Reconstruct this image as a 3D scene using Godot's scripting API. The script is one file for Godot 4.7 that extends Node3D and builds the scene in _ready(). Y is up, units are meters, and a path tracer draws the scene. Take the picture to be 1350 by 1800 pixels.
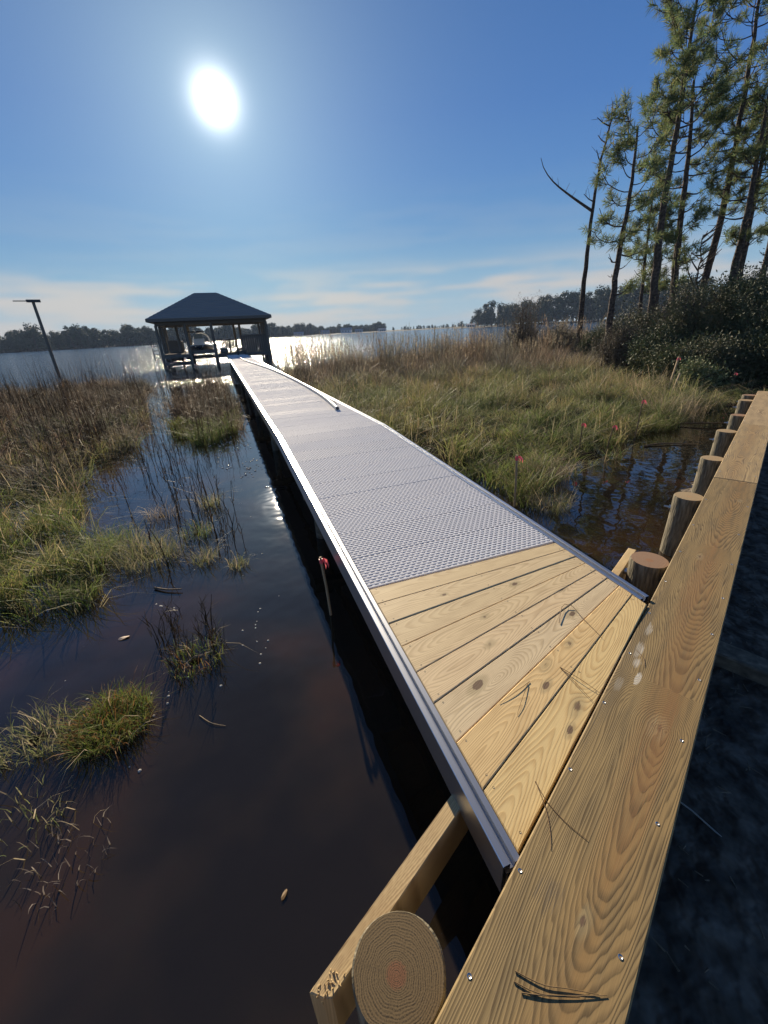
extends Node3D

# ---------------------------------------------------------------- set up
const EXPO := 1.6
const SUN_DIR := Vector3(-0.2434, 0.3612, -0.9001)   # towards the sun
var rng := RandomNumberGenerator.new()
var M := {}                                            # materials
var names := {}


func _ready() -> void:
	rng.seed = 20240
	var cam := Camera3D.new()
	cam.name = "camera"
	cam.fov = 102.68
	cam.near = 0.05
	cam.far = 4000.0
	cam.position = Vector3(0, 1.8, 0)
	cam.basis = Basis(Vector3.RIGHT, deg_to_rad(-23.90)) * Basis(Vector3.BACK, deg_to_rad(-2.97))
	add_child(cam)
	cam.current = true

	var sun := DirectionalLight3D.new()
	sun.name = "sun"
	sun.light_energy = 1.6
	sun.light_color = Color(1.0, 0.93, 0.82)
	sun.light_angular_distance = 0.5
	sun.shadow_enabled = true
	sun.sky_mode = DirectionalLight3D.SKY_MODE_LIGHT_ONLY
	sun.look_at_from_position(SUN_DIR * 50.0, Vector3.ZERO, Vector3.UP)
	add_child(sun)

	var env := Environment.new()
	env.background_mode = Environment.BG_SKY
	env.sky = Sky.new()
	env.sky.sky_material = sky_material()
	env.tonemap_mode = Environment.TONE_MAPPER_LINEAR
	env.tonemap_exposure = EXPO
	env.sdfgi_enabled = true
	env.ssao_enabled = true
	env.ssil_enabled = true
	env.fog_enabled = true
	env.fog_density = 0.00024
	env.fog_light_color = Color(0.72, 0.82, 0.95)
	var we := WorldEnvironment.new()
	we.name = "air"
	we.environment = env
	add_child(we)

	materials()
	water_and_ground()
	seawall()
	dock()
	boathouse()
	far_shores()
	pines()
	shrubs()
	marsh()
	small_things()


func sky_material() -> PanoramaSkyMaterial:
	var w := 1024
	var h := 512
	var n := FastNoiseLite.new()
	n.seed = 7
	n.frequency = 1.0
	n.fractal_octaves = 4
	var data := PackedFloat32Array()
	data.resize(w * h * 3)
	var el := [-90.0, 0.0, 3.0, 6.0, 10.0, 15.0, 20.0, 30.0, 45.0, 90.0]
	var co := [Vector3(.40, .52, .60), Vector3(.44, .55, .62), Vector3(.35, .50, .62), Vector3(.25, .43, .61), Vector3(.145, .32, .58), Vector3(.10, .245, .54), Vector3(.073, .195, .49), Vector3(.046, .140, .39), Vector3(.033, .080, .21), Vector3(.026, .052, .115)]
	var o := 0
	for y in h:
		var e := 90.0 - (y + 0.5) / h * 180.0
		var k := 0
		while k < 8 and e > el[k + 1]:
			k += 1
		var t: float = (e - el[k]) / (el[k + 1] - el[k])
		var base: Vector3 = (co[k] as Vector3).lerp(co[k + 1], clampf(t, 0.0, 1.0))
		var se := sin(deg_to_rad(e))
		var ce := cos(deg_to_rad(e))
		for x in w:
			var a := (x + 0.5) / w * TAU
			var d := Vector3(sin(a) * ce, se, -cos(a) * ce)
			var c := base
			var th := rad_to_deg(acos(clampf(d.dot(SUN_DIR), -1.0, 1.0)))
			if e > 0.0 and e < 17.0:
				var s := n.get_noise_3d(sin(a) * 2.0, e * 0.42, -cos(a) * 2.0) + 0.5 * n.get_noise_3d(sin(a) * 5.0 + 7.0, e * 1.3, -cos(a) * 5.0)
				var band := smoothstep(0.0, 1.2, e) * (1.0 - smoothstep(4.6, 8.0, e)) + 0.10 * smoothstep(6.0, 9.0, e) * (1.0 - smoothstep(9.0, 16.0, e))
				var cl := smoothstep(-0.26, 0.34, s) * band * 0.9
				c = c.lerp(Vector3(.60, .57, .55), cl)
			if th < 60.0:
				c += Vector3(.42, .50, .38) * exp(-th / 10.0) + Vector3(5.0, 5.0, 4.8) * exp(-pow(th / 1.15, 1.35)) 
			data[o] = c.x / EXPO
			data[o + 1] = c.y / EXPO
			data[o + 2] = c.z / EXPO
			o += 3
	var im := Image.create_from_data(w, h, false, Image.FORMAT_RGBF, data.to_byte_array())
	var m := PanoramaSkyMaterial.new()
	m.panorama = ImageTexture.create_from_image(im)
	return m


# ---------------------------------------------------------------- naming helpers
func numbered(called: String) -> String:
	var n: int = names.get(called, -1) + 1
	names[called] = n
	return called if n == 0 else "%s_%03d" % [called, n]


func tag(o: Node, label: String, category := "", group := "", kind := "") -> void:
	o.set_meta("label", label)
	if category:
		o.set_meta("category", category)
	if group:
		o.set_meta("group", group)
	if kind:
		o.set_meta("kind", kind)


func thing(called: String, label: String, category: String, at := Vector3.ZERO, group := "") -> Node3D:
	var o := Node3D.new()
	o.name = numbered(called)
	add_child(o)
	o.position = at
	tag(o, label, category, group)
	return o


func put(called: String, mesh: Mesh, m: Material, parent: Node = null, at := Transform3D()) -> MeshInstance3D:
	var o := MeshInstance3D.new()
	o.mesh = mesh
	o.material_override = m
	o.transform = at
	if parent == null:
		o.name = numbered(called)
		add_child(o)
	else:
		var n := 0
		while parent.has_node(called if n == 0 else "%s_%03d" % [called, n]):
			n += 1
		o.name = called if n == 0 else "%s_%03d" % [called, n]
		parent.add_child(o, true)
	return o


func structure(called: String, mesh: Mesh, m: Material, label: String) -> MeshInstance3D:
	var o := put(called, mesh, m)
	tag(o, label, called.replace("_", " "), "", "structure")
	return o


func copy(o: Node3D, label: String, at: Vector3, turn := 0.0, size := 1.0) -> Node3D:
	var c: Node3D = o.duplicate()
	c.name = numbered(String(o.name).get_slice("_0", 0))
	add_child(c)
	c.transform = Transform3D(Basis(Vector3.UP, turn).scaled(Vector3.ONE * size), at)
	c.set_meta("label", label)
	return c


func multi(called: String, mesh: Mesh, m: Material, xf: Array, cols: PackedColorArray, parent: Node = null) -> MultiMeshInstance3D:
	var mm := MultiMesh.new()
	mm.transform_format = MultiMesh.TRANSFORM_3D
	mm.use_colors = true
	mm.mesh = mesh
	mm.instance_count = xf.size()
	var b := PackedFloat32Array()
	b.resize(xf.size() * 16)
	var o := 0
	for i in xf.size():
		var t: Transform3D = xf[i]
		var c := cols[i]
		b[o] = t.basis.x.x; b[o + 1] = t.basis.y.x; b[o + 2] = t.basis.z.x; b[o + 3] = t.origin.x
		b[o + 4] = t.basis.x.y; b[o + 5] = t.basis.y.y; b[o + 6] = t.basis.z.y; b[o + 7] = t.origin.y
		b[o + 8] = t.basis.x.z; b[o + 9] = t.basis.y.z; b[o + 10] = t.basis.z.z; b[o + 11] = t.origin.z
		b[o + 12] = c.r; b[o + 13] = c.g; b[o + 14] = c.b; b[o + 15] = 1.0
		o += 16
	mm.buffer = b
	var mi := MultiMeshInstance3D.new()
	mi.multimesh = mm
	mi.material_override = m
	if parent == null:
		mi.name = numbered(called)
		add_child(mi)
	else:
		mi.name = called
		parent.add_child(mi, true)
	mi.set_meta("kind", "stuff")
	return mi


# ---------------------------------------------------------------- mesh helpers
func start() -> SurfaceTool:
	var st := SurfaceTool.new()
	st.begin(Mesh.PRIMITIVE_TRIANGLES)
	return st


func tri(st: SurfaceTool, a: Vector3, b: Vector3, c: Vector3, ua := Vector2.ZERO, ub := Vector2.ZERO, uc := Vector2.ZERO) -> void:
	var n := (c - a).cross(b - a).normalized()
	st.set_normal(n); st.set_uv(ua); st.add_vertex(a)
	st.set_normal(n); st.set_uv(ub); st.add_vertex(b)
	st.set_normal(n); st.set_uv(uc); st.add_vertex(c)


func quad(st: SurfaceTool, a: Vector3, b: Vector3, c: Vector3, d: Vector3, ua := Vector2.ZERO, ub := Vector2.ZERO, uc := Vector2.ZERO, ud := Vector2.ZERO) -> void:
	tri(st, a, b, c, ua, ub, uc)
	tri(st, a, c, d, ua, uc, ud)


# a convex outline (clockwise seen from above), thickness h downwards, top edge bevelled by c
func slab(st: SurfaceTool, top: PackedVector3Array, uv: PackedVector2Array, h: float, c: float) -> void:
	var n := top.size()
	var mid := Vector3.ZERO
	for p in top:
		mid += p / n
	var ins := PackedVector3Array()
	for i in n:
		var p := top[i]
		var a := (top[(i + n - 1) % n] - p).normalized()
		var b := (top[(i + 1) % n] - p).normalized()
		var s := maxf(0.2, absf(a.cross(b).length()))
		ins.append(p + (a + b) * c / s)
	for i in range(1, n - 1):
		tri(st, ins[0], ins[i], ins[i + 1], uv[0], uv[i], uv[i + 1])
	var dn := Vector3(0, -h, 0)
	var cd := Vector3(0, -c, 0)
	for i in n:
		var j := (i + 1) % n
		var du := Vector2(0.04, 0.0)
		quad(st, ins[j], ins[i], top[i] + cd, top[j] + cd, uv[j], uv[i], uv[i], uv[j])
		quad(st, top[j] + cd, top[i] + cd, top[i] + dn, top[j] + dn, uv[j], uv[i], uv[i] + du, uv[j] + du)
	for i in range(1, n - 1):
		tri(st, top[0] + dn, top[i + 1] + dn, top[i] + dn, uv[0], uv[i + 1], uv[i])


# box between two points along z-ish axis: frame given by basis, size x,y,z, centred
func box(st: SurfaceTool, t: Transform3D, s: Vector3, c := 0.0, uvs := Vector2(1, 1)) -> void:
	var x := t.basis.x * s.x * 0.5
	var y := t.basis.y * s.y * 0.5
	var z := t.basis.z * s.z * 0.5
	var o := t.origin
	var U := Vector2(uvs.x, 0)
	var V := Vector2(0, uvs.y)
	if c <= 0.0:
		for f in [[x, y, z], [-x, y, -z], [y, z, x], [-y, z, -x], [z, x, y], [-z, x, -y]]:
			var p: Vector3 = o + f[2]
			quad(st, p - f[0] + f[1], p + f[0] + f[1], p + f[0] - f[1], p - f[0] - f[1], V, U + V, U, Vector2.ZERO)
		return
	var top := PackedVector3Array([o - x + y - z, o + x + y - z, o + x + y + z, o - x + y + z])
	slab_dir(st, top, PackedVector2Array([V, U + V, U, Vector2.ZERO]), -y * 2.0, c)


func slab_dir(st: SurfaceTool, top: PackedVector3Array, uv: PackedVector2Array, down: Vector3, c: float) -> void:
	var ins := PackedVector3Array()
	var dn := down.normalized()
	for i in 4:
		var a := (top[(i + 3) % 4] - top[i]).normalized()
		var b := (top[(i + 1) % 4] - top[i]).normalized()
		ins.append(top[i] + (a + b) * c)
	quad(st, ins[0], ins[1], ins[2], ins[3], uv[0], uv[1], uv[2], uv[3])
	for i in 4:
		var j := (i + 1) % 4
		quad(st, ins[j], ins[i], top[i] + dn * c, top[j] + dn * c, uv[j], uv[i], uv[i], uv[j])
		quad(st, top[j] + dn * c, top[i] + dn * c, top[i] + down, top[j] + down, uv[j], uv[i], uv[i] + Vector2(.06, 0), uv[j] + Vector2(.06, 0))
	quad(st, top[3] + down, top[2] + down, top[1] + down, top[0] + down, uv[3], uv[2], uv[1], uv[0])


func tube(st: SurfaceTool, path: PackedVector3Array, rad: PackedFloat32Array, sides := 8, cap := true, col := Color.WHITE, wob := 0.0) -> void:
	var n := path.size()
	var rings := []
	var norms := []
	var side := Vector3.ZERO
	var run := 0.0
	var vs := []
	for i in n:
		var d := (path[mini(i + 1, n - 1)] - path[maxi(i - 1, 0)]).normalized()
		if side == Vector3.ZERO:
			side = d.cross(Vector3.UP if absf(d.y) < 0.9 else Vector3.RIGHT).normalized()
		side = (side - d * side.dot(d)).normalized()
		var up := side.cross(d).normalized()
		var r := PackedVector3Array()
		var q := PackedVector3Array()
		for k in sides:
			var a := TAU * k / sides
			var e := side * cos(a) + up * sin(a)
			q.append(e)
			r.append(path[i] + e * rad[i] * (1.0 + wob * sin(a * 3.0 + i * 1.7)))
		rings.append(r)
		norms.append(q)
		vs.append(run)
		if i < n - 1:
			run += path[i].distance_to(path[i + 1])
	st.set_color(col)
	for i in n - 1:
		for k in sides:
			var l := (k + 1) % sides
			var u0 := float(k) / sides
			var u1 := float(k + 1) / sides
			for p in [[i, k, u0], [i + 1, l, u1], [i + 1, k, u0], [i, k, u0], [i, l, u1], [i + 1, l, u1]]:
				st.set_normal(norms[p[0]][p[1]])
				st.set_uv(Vector2(p[2], vs[p[0]]))
				st.add_vertex(rings[p[0]][p[1]])
	if cap:
		for e in [0, n - 1]:
			for k in range(1, sides - 1):
				if e == 0:
					tri(st, rings[e][0], rings[e][k], rings[e][k + 1])
				else:
					tri(st, rings[e][0], rings[e][k + 1], rings[e][k])


func tube_mesh(path: Array, rad: Array, sides := 8) -> ArrayMesh:
	var st := start()
	tube(st, PackedVector3Array(path), PackedFloat32Array(rad), sides)
	return st.commit()


func box_mesh(s: Vector3, c := 0.0, uvs := Vector2(1, 1)) -> ArrayMesh:
	var st := start()
	box(st, Transform3D(), s, c, uvs)
	return st.commit()


func beam(st: SurfaceTool, a: Vector3, b: Vector3, w: float, h: float, c := 0.0) -> void:
	var z := (b - a).normalized()
	var x := (Vector3.UP if absf(z.y) < 0.95 else Vector3.BACK).cross(z).normalized()
	box(st, Transform3D(Basis(x, z.cross(x), z), (a + b) * 0.5), Vector3(w, h, a.distance_to(b)), c, Vector2(1, a.distance_to(b)))


func beam_mesh(a: Vector3, b: Vector3, w: float, h: float, c := 0.0) -> ArrayMesh:
	var st := start()
	beam(st, a, b, w, h, c)
	return st.commit()


# ---------------------------------------------------------------- materials
func mat(c: Color, rough := 0.8, metal := 0.0, spec := 0.5) -> StandardMaterial3D:
	var m := StandardMaterial3D.new()
	m.albedo_color = c.linear_to_srgb()
	m.roughness = rough
	m.metallic = metal
	m.metallic_specular = spec
	return m


func leaf_mat(back: float, rough := 0.55) -> StandardMaterial3D:
	var m := mat(Color.WHITE, rough)
	m.vertex_color_use_as_albedo = true
	m.cull_mode = BaseMaterial3D.CULL_DISABLED
	m.backlight_enabled = true
	m.backlight = Color(back, back, back)
	return m


func noise_tex(freq: float, oct: int, sd: int, ramp: Array, size := 512, normal := false) -> NoiseTexture2D:
	var n := FastNoiseLite.new()
	n.seed = sd
	n.frequency = freq
	n.fractal_octaves = oct
	var t := NoiseTexture2D.new()
	t.width = size
	t.height = size
	t.seamless = true
	t.noise = n
	if normal:
		t.as_normal_map = true
		t.bump_strength = 4.0
	elif ramp:
		var g := Gradient.new()
		g.offsets = PackedFloat32Array()
		g.colors = PackedColorArray()
		var of := PackedFloat32Array()
		var cs := PackedColorArray()
		for r in ramp:
			of.append(r[0])
			cs.append((r[1] as Color).linear_to_srgb())
		g.offsets = of
		g.colors = cs
		t.color_ramp = g
	return t


func world_tex(m: StandardMaterial3D, t: Texture2D, metres: float) -> void:
	m.albedo_color = Color.WHITE
	m.albedo_texture = t
	m.uv1_triplanar = true
	m.uv1_world_triplanar = true
	m.uv1_scale = Vector3.ONE / metres


func relief(m: StandardMaterial3D, t: Texture2D, cm: float) -> void:
	m.heightmap_enabled = true
	m.heightmap_texture = t
	m.heightmap_scale = cm


# a sawn board: rings about a pith that wanders below the face; returns a material
func wood(w: int, h: int, width: float, length: float, sd: int, o: Dictionary) -> StandardMaterial3D:
	var n := FastNoiseLite.new()
	n.seed = sd
	n.frequency = 0.012
	n.fractal_octaves = 3
	var hs := maxi(8, h / 6)
	var wi := n.get_image(w, hs, false, false, false)
	wi.resize(w, h, Image.INTERPOLATE_CUBIC)
	var warp := wi.get_data()
	n.frequency = 0.22
	n.seed = sd + 5
	var fi := n.get_image(w, maxi(8, h / 14), false, false, false)
	fi.resize(w, h, Image.INTERPOLATE_BILINEAR)
	var fib := fi.get_data()
	n.frequency = 0.02
	n.seed = sd + 9
	var si := n.get_image(w, maxi(8, h / 3), false, false, false)
	si.resize(w, h, Image.INTERPOLATE_CUBIC)
	var stain := si.get_data()
	var light: Color = o.light
	var dark: Color = o.dark
	var heart: Color = o.get("heart", light)
	var grey: Color = o.get("grey", light * 0.75)
	var period: float = o.period
	var h0: float = o.h0
	var h1: float = o.h1
	var fx: float = o.get("x0", 0.0)
	var ns: float = o.get("stain", 0.35)
	var wv: float = o.get("waves", 2.0)
	var con: float = o.get("contrast", 0.85)
	var wf: float = o.get("warp", 0.012)
	var o_check: float = o.get("checks", 0.9)
	var knots: Array = o.get("knots", [])
	var spots: Array = o.get("spots", [])
	var px := PackedByteArray()
	px.resize(w * h * 3)
	var hp := PackedByteArray()
	hp.resize(w * h)
	var i := 0
	for y in h:
		var t := length * y / h
		var pith := h0 + h1 * sin(t * TAU / length * wv + sd) + 0.35 * h1 * sin(t * 3.1 + sd * 1.7)
		if o.has("saw"):
			var ph := fposmod(t / 1.37 + 0.536, 1.0)
			pith = h0 + h1 * ((1.0 - ph / 0.85) if ph < 0.85 else (ph - 0.85) / 0.15) + 0.006 * sin(t * 9.0)
		var pith2 := pith * pith
		var x0 := fx + 0.012 * sin(t * 1.9 + sd)
		var near := []
		for k in knots:
			if absf(t - k[1]) < k[2] * 7.0:
				near.append(k)
		var dots := []
		for k in spots:
			if absf(t - k[1]) < k[3] * 1.6:
				dots.append(k)
		for x in w:
			var xx := (float(x) / w - 0.5) * width
			var s := xx - x0 + (warp[i] - 128) * wf / 128.0
			var r := sqrt(s * s + pith2)
			var kn := 0.0
			var kh := 0.0
			for k in near:
				var dx: float = xx - k[0]
				var dt: float = (t - k[1]) * 0.42
				var d2: float = (dx * dx + dt * dt) / (k[2] * k[2])
				r += k[2] * 0.9 * exp(-d2 * 0.35) * (1.0 if s >= 0.0 else 1.0)
				if d2 < 5.0:
					kh = maxf(kh, (1.0 - smoothstep(0.5, 4.5, d2 + (warp[i] - 128) / 60.0)) * 0.5)
				if d2 < 1.0:
					var rd: float = (dx * dx + dt * dt * 2.2) / (k[2] * k[2])
					kn = maxf(kn, 1.0 - smoothstep(0.1, 1.0, rd + (warp[i] - 128) / 60.0 + (fib[i] - 128) / 160.0))
			var f := fposmod(r / period, 1.0)
			var late := smoothstep(0.25, 0.86, f) * (1.0 - smoothstep(0.9, 1.0, f))
			var fv := (fib[i] - 128) / 128.0
			var sv := (stain[i] - 110) / 128.0
			var a := clampf(late * con * (0.8 + 0.5 * sv) + fv * 0.16, 0.0, 1.0)
			if fv > 0.5:
				a = minf(1.0, a + (fv - 0.5) * o_check)
			var hr := clampf(1.0 - absf(s) / (width * 0.33), 0.0, 1.0)
			var cr := lerpf(light.r, heart.r, hr)
			var cg := lerpf(light.g, heart.g, hr)
			var cb := lerpf(light.b, heart.b, hr)
			var g := clampf(sv * ns * 2.0, 0.0, 0.8)
			cr = lerpf(lerpf(cr, grey.r, g), dark.r, a)
			cg = lerpf(lerpf(cg, grey.g, g), dark.g, a)
			cb = lerpf(lerpf(cb, grey.b, g), dark.b, a)
			if kh > 0.0:
				cr = lerpf(cr, 0.36, kh)
				cg = lerpf(cg, 0.285, kh)
				cb = lerpf(cb, 0.15, kh)
			if kn > 0.0:
				var kr := 0.75 + 0.25 * sin(kn * 14.0)
				cr = lerpf(cr, 0.15 * kr, kn * 0.9)
				cg = lerpf(cg, 0.09 * kr, kn * 0.9)
				cb = lerpf(cb, 0.055 * kr, kn * 0.9)
			for k in dots:
				var ex: float = (xx - k[0]) / k[2]
				var ey: float = (t - k[1]) / k[3]
				var e := ex * ex + ey * ey + fv * 1.9 + (warp[i] - 128) / 110.0
				var q: float = (1.0 - smoothstep(0.5, 1.1, e)) * k[5] * (0.55 + 0.45 * late)
				if q > 0.0:
					var kc: Color = k[4]
					cr = lerpf(cr, kc.r, q)
					cg = lerpf(cg, kc.g, q)
					cb = lerpf(cb, kc.b, q)
			px[i * 3] = int(clampf(pow(cr, 0.4545) * 255.0, 0, 255))
			px[i * 3 + 1] = int(clampf(pow(cg, 0.4545) * 255.0, 0, 255))
			px[i * 3 + 2] = int(clampf(pow(cb, 0.4545) * 255.0, 0, 255))
			hp[i] = int(clampf(90.0 + late * 110.0 + fv * 40.0 - kn * 60.0, 0, 255))
			i += 1
	var m := StandardMaterial3D.new()
	m.albedo_texture = ImageTexture.create_from_image(Image.create_from_data(w, h, false, Image.FORMAT_RGB8, px))
	m.roughness = o.get("rough", 0.62)
	m.metallic_specular = 0.4
	relief(m, ImageTexture.create_from_image(Image.create_from_data(w, h, false, Image.FORMAT_L8, hp)), o.get("relief", 0.05))
	return m


func end_grain(size: int, radius: float, sd: int, light: Color, dark: Color, heart: Color) -> StandardMaterial3D:
	var n := FastNoiseLite.new()
	n.seed = sd
	n.frequency = 0.006 * 512.0 / size
	n.fractal_octaves = 2
	var a := n.get_image(size, size, false, false, false).get_data()
	n.frequency = 0.09 * 512.0 / size
	n.seed = sd + 3
	var b := n.get_image(size, size, false, false, false).get_data()
	var px := PackedByteArray()
	px.resize(size * size * 3)
	var hp := PackedByteArray()
	hp.resize(size * size)
	var i := 0
	for y in size:
		for x in size:
			var u := (float(x) / size - 0.5) * 2.0 * radius
			var v := (float(y) / size - 0.5) * 2.0 * radius
			u += 0.006
			v -= 0.008
			var r := sqrt(u * u + v * v)
			var an := atan2(v, u)
			r += (a[i] - 128) / 128.0 * 0.006 + 0.0022 * sin(an * 3.0 + sd) * (r / radius)
			var rn := pow(maxf(r, 0.0) / radius, 0.8) * radius / 0.0046
			var f := fposmod(rn, 1.0)
			var late := smoothstep(0.2, 0.65, f) * (1.0 - smoothstep(0.86, 1.0, f)) * (0.78 + 0.22 * sin(floorf(rn) * 2.4 + sd))
			var g := (b[i] - 128) / 128.0
			var saw := 0.5 + 0.5 * sin(u * 900.0 + v * 160.0 + a[i] * 0.08)
			var ht := 1.0 - smoothstep(0.17, 0.26, (sqrt(u * u + v * v) + g * 0.004) / radius)
			var crack := 0.0
			for q in [0.4, 2.1, 3.3, 5.2]:
				var da := absf(wrapf(an - q - sd - g * 0.15, -PI, PI)) * r
				crack = maxf(crack, (1.0 - smoothstep(0.0003, 0.0011, da)) * smoothstep(0.15, 0.4, r / radius) * (0.5 + 0.5 * sin(q * 3.0)))
			late = maxf(late * (0.75 + 0.5 * g), crack)
			var c := light.lerp(heart, ht).lerp(dark, clampf(late * 0.95 + g * 0.22 + saw * 0.08, 0, 1))
			px[i * 3] = int(clampf(pow(c.r, 0.4545) * 255.0, 0, 255))
			px[i * 3 + 1] = int(clampf(pow(c.g, 0.4545) * 255.0, 0, 255))
			px[i * 3 + 2] = int(clampf(pow(c.b, 0.4545) * 255.0, 0, 255))
			hp[i] = int(clampf(100.0 + late * 70.0 + g * 50.0 + saw * 25.0, 0, 255))
			i += 1
	var m := StandardMaterial3D.new()
	m.albedo_texture = ImageTexture.create_from_image(Image.create_from_data(size, size, false, Image.FORMAT_RGB8, px))
	m.roughness = 0.7
	m.metallic_specular = 0.35
	relief(m, ImageTexture.create_from_image(Image.create_from_data(size, size, false, Image.FORMAT_L8, hp)), 0.05)
	return m


func materials() -> void:
	M.bark = mat(Color(.07, .05, .04), 0.95)
	world_tex(M.bark, noise_tex(0.03, 4, 3, [[0.25, Color(.03, .022, .018)], [0.55, Color(.085, .06, .045)], [0.8, Color(.15, .11, .085)]], 256), 0.9)
	relief(M.bark, noise_tex(0.03, 4, 3, [], 256), 1.5)
	M.deadwood = mat(Color(.10, .09, .08), 0.9)
	M.alu = mat(Color(.62, .64, .67), 0.36, 1.0)
	M.grates = []
	for k in 4:
		M.grates.append(mat(Color(.69, .69, .70) * (0.97 + 0.02 * k), 0.68 + 0.03 * k, 0.0, 0.2))
	M.steel = mat(Color(.62, .62, .6), 0.3, 1.0)
	M.pvc = mat(Color(.62, .61, .57), 0.35)
	M.dark_metal = mat(Color(.035, .038, .042), 0.5)
	M.old_wood = mat(Color(.17, .13, .09), 0.85)
	world_tex(M.old_wood, noise_tex(0.03, 4, 12, [[0.2, Color(.10, .08, .055)], [0.6, Color(.19, .15, .10)], [0.85, Color(.27, .22, .15)]], 256), 0.5)
	M.white = mat(Color(.75, .76, .76), 0.35)
	M.shingle = mat(Color(.28, .265, .245), 0.9, 0.0, 0.3)  # grey lightened: hazy veil of sun glare put into the roof colour
	M.pink = leaf_mat(0.8, 0.4)
	M.needle = leaf_mat(1.0, 0.75)
	M.needle.metallic_specular = 0.25
	M.leaf = leaf_mat(0.45, 0.7)
	M.grass = leaf_mat(0.95, 0.55)
	M.grass.metallic_specular = 0.3
	M.mud = mud_mat()
	M.tarp = mat(Color(.02, .02, .024), 0.7)


func mud_mat() -> StandardMaterial3D:
	var m := mat(Color(.012, .009, .006), 0.9, 0.0, 0.08)
	return m


# ---------------------------------------------------------------- water, mud, land
func poly_mesh(pts: PackedVector2Array, y: float) -> ArrayMesh:
	var idx := Geometry2D.triangulate_polygon(pts)
	var st := start()
	for k in range(0, idx.size(), 3):
		var a := pts[idx[k]]
		var b := pts[idx[k + 1]]
		var c := pts[idx[k + 2]]
		if (b - a).cross(c - a) < 0:
			var s := b
			b = c
			c = s
		tri(st, Vector3(a.x, y, a.y), Vector3(b.x, y, b.y), Vector3(c.x, y, c.y))
	return st.commit()


# an uneven mound over a polygon: a grid clipped to the outline, low at the rim
func mound(pts: PackedVector2Array, step: float, top: float, bump: float, sd: int, rim := -0.05) -> ArrayMesh:
	var n := FastNoiseLite.new()
	n.seed = sd
	n.frequency = 0.6
	var lo := pts[0]
	var hi := pts[0]
	for p in pts:
		lo = lo.min(p)
		hi = hi.max(p)
	var nx := int((hi.x - lo.x) / step) + 2
	var nz := int((hi.y - lo.y) / step) + 2
	var y := PackedFloat32Array()
	y.resize((nx + 1) * (nz + 1))
	for j in nz + 1:
		for i in nx + 1:
			var q := lo + Vector2(i, j) * step
			var d := 1e9
			for k in pts.size():
				var s := Geometry2D.get_closest_point_to_segment(q, pts[k], pts[(k + 1) % pts.size()])
				d = minf(d, s.distance_to(q))
			if not Geometry2D.is_point_in_polygon(q, pts):
				d = -d
			y[j * (nx + 1) + i] = clampf(d * 0.14 + rim, -0.25, top) + (n.get_noise_2d(q.x, q.y) * bump if d > -0.3 else 0.0)
	var st := start()
	st.set_smooth_group(0)
	for j in nz:
		for i in nx:
			var a := j * (nx + 1) + i
			if maxf(maxf(y[a], y[a + 1]), maxf(y[a + nx + 1], y[a + nx + 2])) < -0.1:
				continue
			var P := func(ii: int, jj: int) -> Vector3: return Vector3(lo.x + ii * step, y[jj * (nx + 1) + ii], lo.y + jj * step)
			for v in [P.call(i, j), P.call(i + 1, j), P.call(i + 1, j + 1), P.call(i, j), P.call(i + 1, j + 1), P.call(i, j + 1)]:
				st.add_vertex(v)
	st.generate_normals()
	st.index()
	return st.commit()


var right_marsh := PackedVector2Array([Vector2(-.2, -5.9), Vector2(.5, -5.2), Vector2(1.19, -4.79), Vector2(1.28, -4.35), Vector2(1.39, -4.07), Vector2(1.61, -3.95), Vector2(1.9, -4.35), Vector2(2.01, -4.66), Vector2(2.45, -4.91), Vector2(3.23, -5.35), Vector2(3.92, -6.37), Vector2(4.37, -6.66), Vector2(5.2, -6.95), Vector2(5.6, -7.9), Vector2(6.6, -8.3), Vector2(7.6, -8.1), Vector2(9.5, -8.0), Vector2(14, -9), Vector2(24, -14), Vector2(24, -30), Vector2(16, -34), Vector2(12, -31.5), Vector2(7.4, -29), Vector2(1.2, -24.3), Vector2(-2.9, -21.3), Vector2(-4.3, -19), Vector2(-4.2, -17.6), Vector2(-2.5, -12.7)])
var left_marsh := PackedVector2Array([Vector2(-18, -16.5), Vector2(-15.5, -17.6), Vector2(-12.2, -19.4), Vector2(-9.5, -18.5), Vector2(-8.6, -15.5), Vector2(-6.87, -12.4), Vector2(-5.4, -9.5), Vector2(-4.6, -7.6), Vector2(-4.62, -6.2), Vector2(-3.95, -4.93), Vector2(-3.15, -4.0), Vector2(-2.56, -3.25), Vector2(-2.14, -2.55), Vector2(-2.6, -2.25), Vector2(-3.6, -2.2), Vector2(-7, -3), Vector2(-14, -8), Vector2(-22, -14)])
var mid_marsh := PackedVector2Array([Vector2(-7.0, -14.7), Vector2(-7.4, -17.6), Vector2(-6.6, -18.6), Vector2(-5.5, -16), Vector2(-3.6, -10.6), Vector2(-2.9, -8.6), Vector2(-3.15, -7.3), Vector2(-4.39, -8.6), Vector2(-5.4, -11)])


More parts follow.
